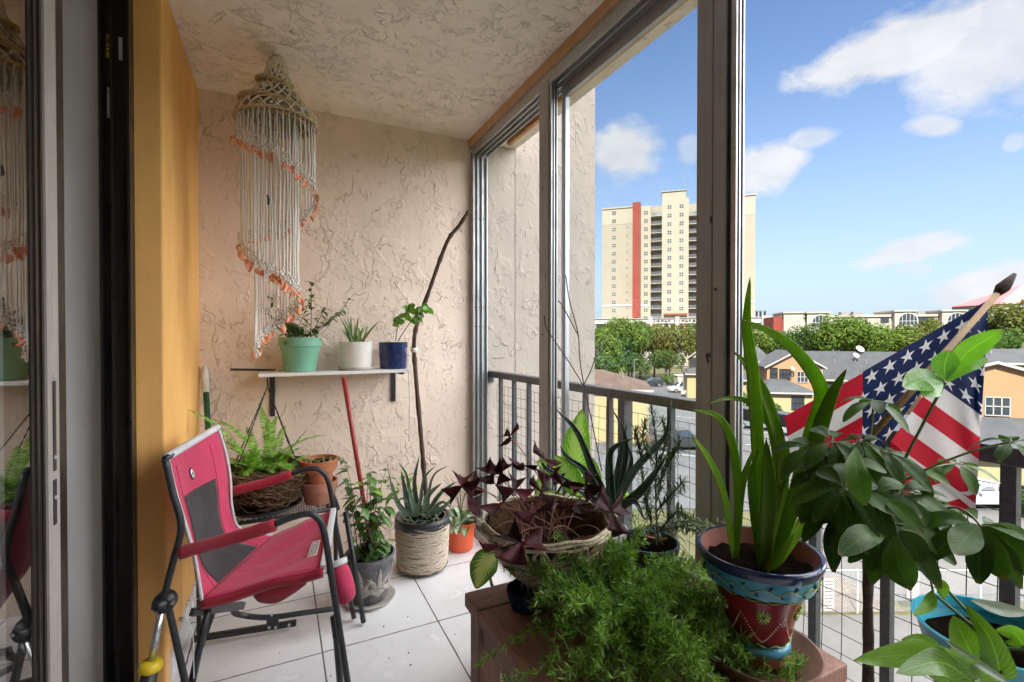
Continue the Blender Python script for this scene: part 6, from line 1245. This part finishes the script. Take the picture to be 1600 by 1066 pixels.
# ---------------- flag on its stick
t = thing('flag', 'american flag draped over its wooden stick among the plants', 'flag', P(1390, 655, .92)); sp0 = P(1345, 700, .90); sp1 = P(1562, 455, 1.0); a = MB(); a.tube([sp0, sp1], .0062, 10); a.build('stick', woodmat('tan wooden stick', (.16, .09, .035), (.30, .19, .085), (20, 20, 20)), t, True)
d_ = (sp1-sp0).normalized(); a = MB(); a.tube([sp1-d_*.012, sp1+d_*.004, sp1+d_*.012, sp1+d_*.03, sp1+d_*.058], [.0064, .0105, .0125, .0095, .004], 10); a.build('finial', simple('brown spear finial', (.045, .032, .03), .85, spec=.1), t, True)
def flagmat():
    n = NT('flag cloth'); s = n.n('ShaderNodeSeparateXYZ'); n.set(s.inputs[0], n.coord('UV')); u, v = s.outputs[0], s.outputs[1]   # u along the stripes, v in stripe widths
    k = n.math('FLOOR', v); odd = n.math('MODULO', k, 2); red = n.math('COMPARE', odd, 0, .1); col = n.mix(red, (.70, .68, .66, 1), (.50, .012, .03, 1)); can = n.math('MULTIPLY', n.math('LESS_THAN', u, 1), n.math('LESS_THAN', v, 7))
    col = n.mix(can, col, (.012, .022, .085, 1)); X = n.math('MULTIPLY', u, 7.0); Y = n.math('MULTIPLY', v, 9/7); row = n.math('FLOOR', Y); sh = n.math('MULTIPLY', n.math('MODULO', row, 2), .5)
    fx = n.math('SUBTRACT', n.math('FRACT', n.math('ADD', X, sh)), .5); fy = n.math('SUBTRACT', n.math('FRACT', Y), .5); fx = n.math('MULTIPLY', fx, 1.0); r = n.math('SQRT', n.math('ADD', n.math('MULTIPLY', fx, fx), n.math('MULTIPLY', fy, fy))); th = n.math('ARCTAN2', fx, n.math('MULTIPLY', fy, -1))
    den = n.math('COSINE', n.math('DIVIDE', n.math('ADD', n.math('MULTIPLY', n.math('ARCSINE', n.math('COSINE', n.math('MULTIPLY', th, 5))), 2), 3*PI), 10)); edge = n.math('DIVIDE', math.cos((2*math.asin(1)+3*PI)/10)*.42, den); star = n.math('MULTIPLY', n.math('LESS_THAN', r, edge), can); col = n.mix(star, col, (.74, .74, .74, 1))
    w = n.noise(n.coord('UV'), 180, 2); col = n.mix(n.ramp(w, .3, .7, 0, .18), col, n.mix(.5, col, (0, 0, 0, 1))); p = n.bsdf(col, .8, 0, w, .2, .001, .2); tr = n.n('ShaderNodeBsdfTranslucent'); n.set(tr.inputs[0], col); mx = n.n('ShaderNodeMixShader'); mx.inputs[0].default_value = .45; n.t.links.new(p, mx.inputs[1]); n.t.links.new(tr.outputs[0], mx.inputs[2]); return n.end(mx.outputs[0])
FM = flagmat()
def cloth_grid(q, dep, uvf, n_=26, m_=22, amp=.008, name='cloth', ph=0):
    (A, B, Cc, D_) = q; a = MB(); rows = []; uv = []
    for i in range(n_+1):
        r_ = []
        for j in range(m_+1):
            s_, w = i/n_, j/m_; u = (A[0]*(1-s_)+B[0]*s_)*(1-w)+(D_[0]*(1-s_)+Cc[0]*s_)*w; v = (A[1]*(1-s_)+B[1]*s_)*(1-w)+(D_[1]*(1-s_)+Cc[1]*s_)*w; d = dep(s_, w)+amp*math.sin(7*s_+5*w+ph)*min(1, 4*s_)+amp*.5*math.sin(15*w-6*s_+ph); r_.append(P(u, v, d)); uv.append(uvf(u, v))
        rows.append(r_)
    h, w_ = n_+1, m_+1; a.add([p for r in rows for p in r], [(i*w_+j, i*w_+j+1, (i+1)*w_+j+1, (i+1)*w_+j) for i in range(n_) for j in range(m_)], uv); return a.build(name, FM, t, True)
# left half: from the stick out to the far left corner; stripes run with the top edge
def uvL(u, v):
    w = (v-650+.5556*(u-1227))/34.; f_ = (1545-u)/(1545-1348+w*.2); return (f_, w)
cloth_grid([(1545, 468), (1226, 651), (1250, 812), (1372, 705)], lambda s_, w: .995-.075*w-.01*s_, uvL, amp=.006, name='cloth')
def uvR_old(u, v):
    w = 7+((v-.72*(u-1440)-582)/36.); f_ = ((u-1395)*1.0/190) if w < 7 else 2; return (f_*.95+.02, w if w < 7 else w+1)
def uvR(u, v): return (.02+.95*min(1, max(0, (u-1385)/190)), 7+(v-.72*(u-1440)-582)/36.)
cloth_grid([(1545, 472), (1537, 600), (1524, 800), (1392, 690)], lambda s_, w: 1.0-.085*w*(1-s_)-.02*s_, uvR, amp=.007, name='folded_cloth', ph=2)
cloth_grid([(1545, 474), (1536, 600), (1523, 798), (1394, 692)], lambda s_, w: 1.014-.085*w*(1-s_)-.02*s_, lambda u, v: (.02+.95*min(1, max(0, (u-1395)/190)), 7+(v-.72*(u-1440)-590)/36.), amp=.007, name='under_layer', ph=2)
cloth_grid([(1392, 688), (1528, 760), (1515, 800), (1380, 842)], lambda s_, w: .93+.05*s_+.0*w, lambda u, v: (2, 11.02+(v+.30*(u-1515)-742)/33.), amp=.006, name='hanging_cloth', ph=4)
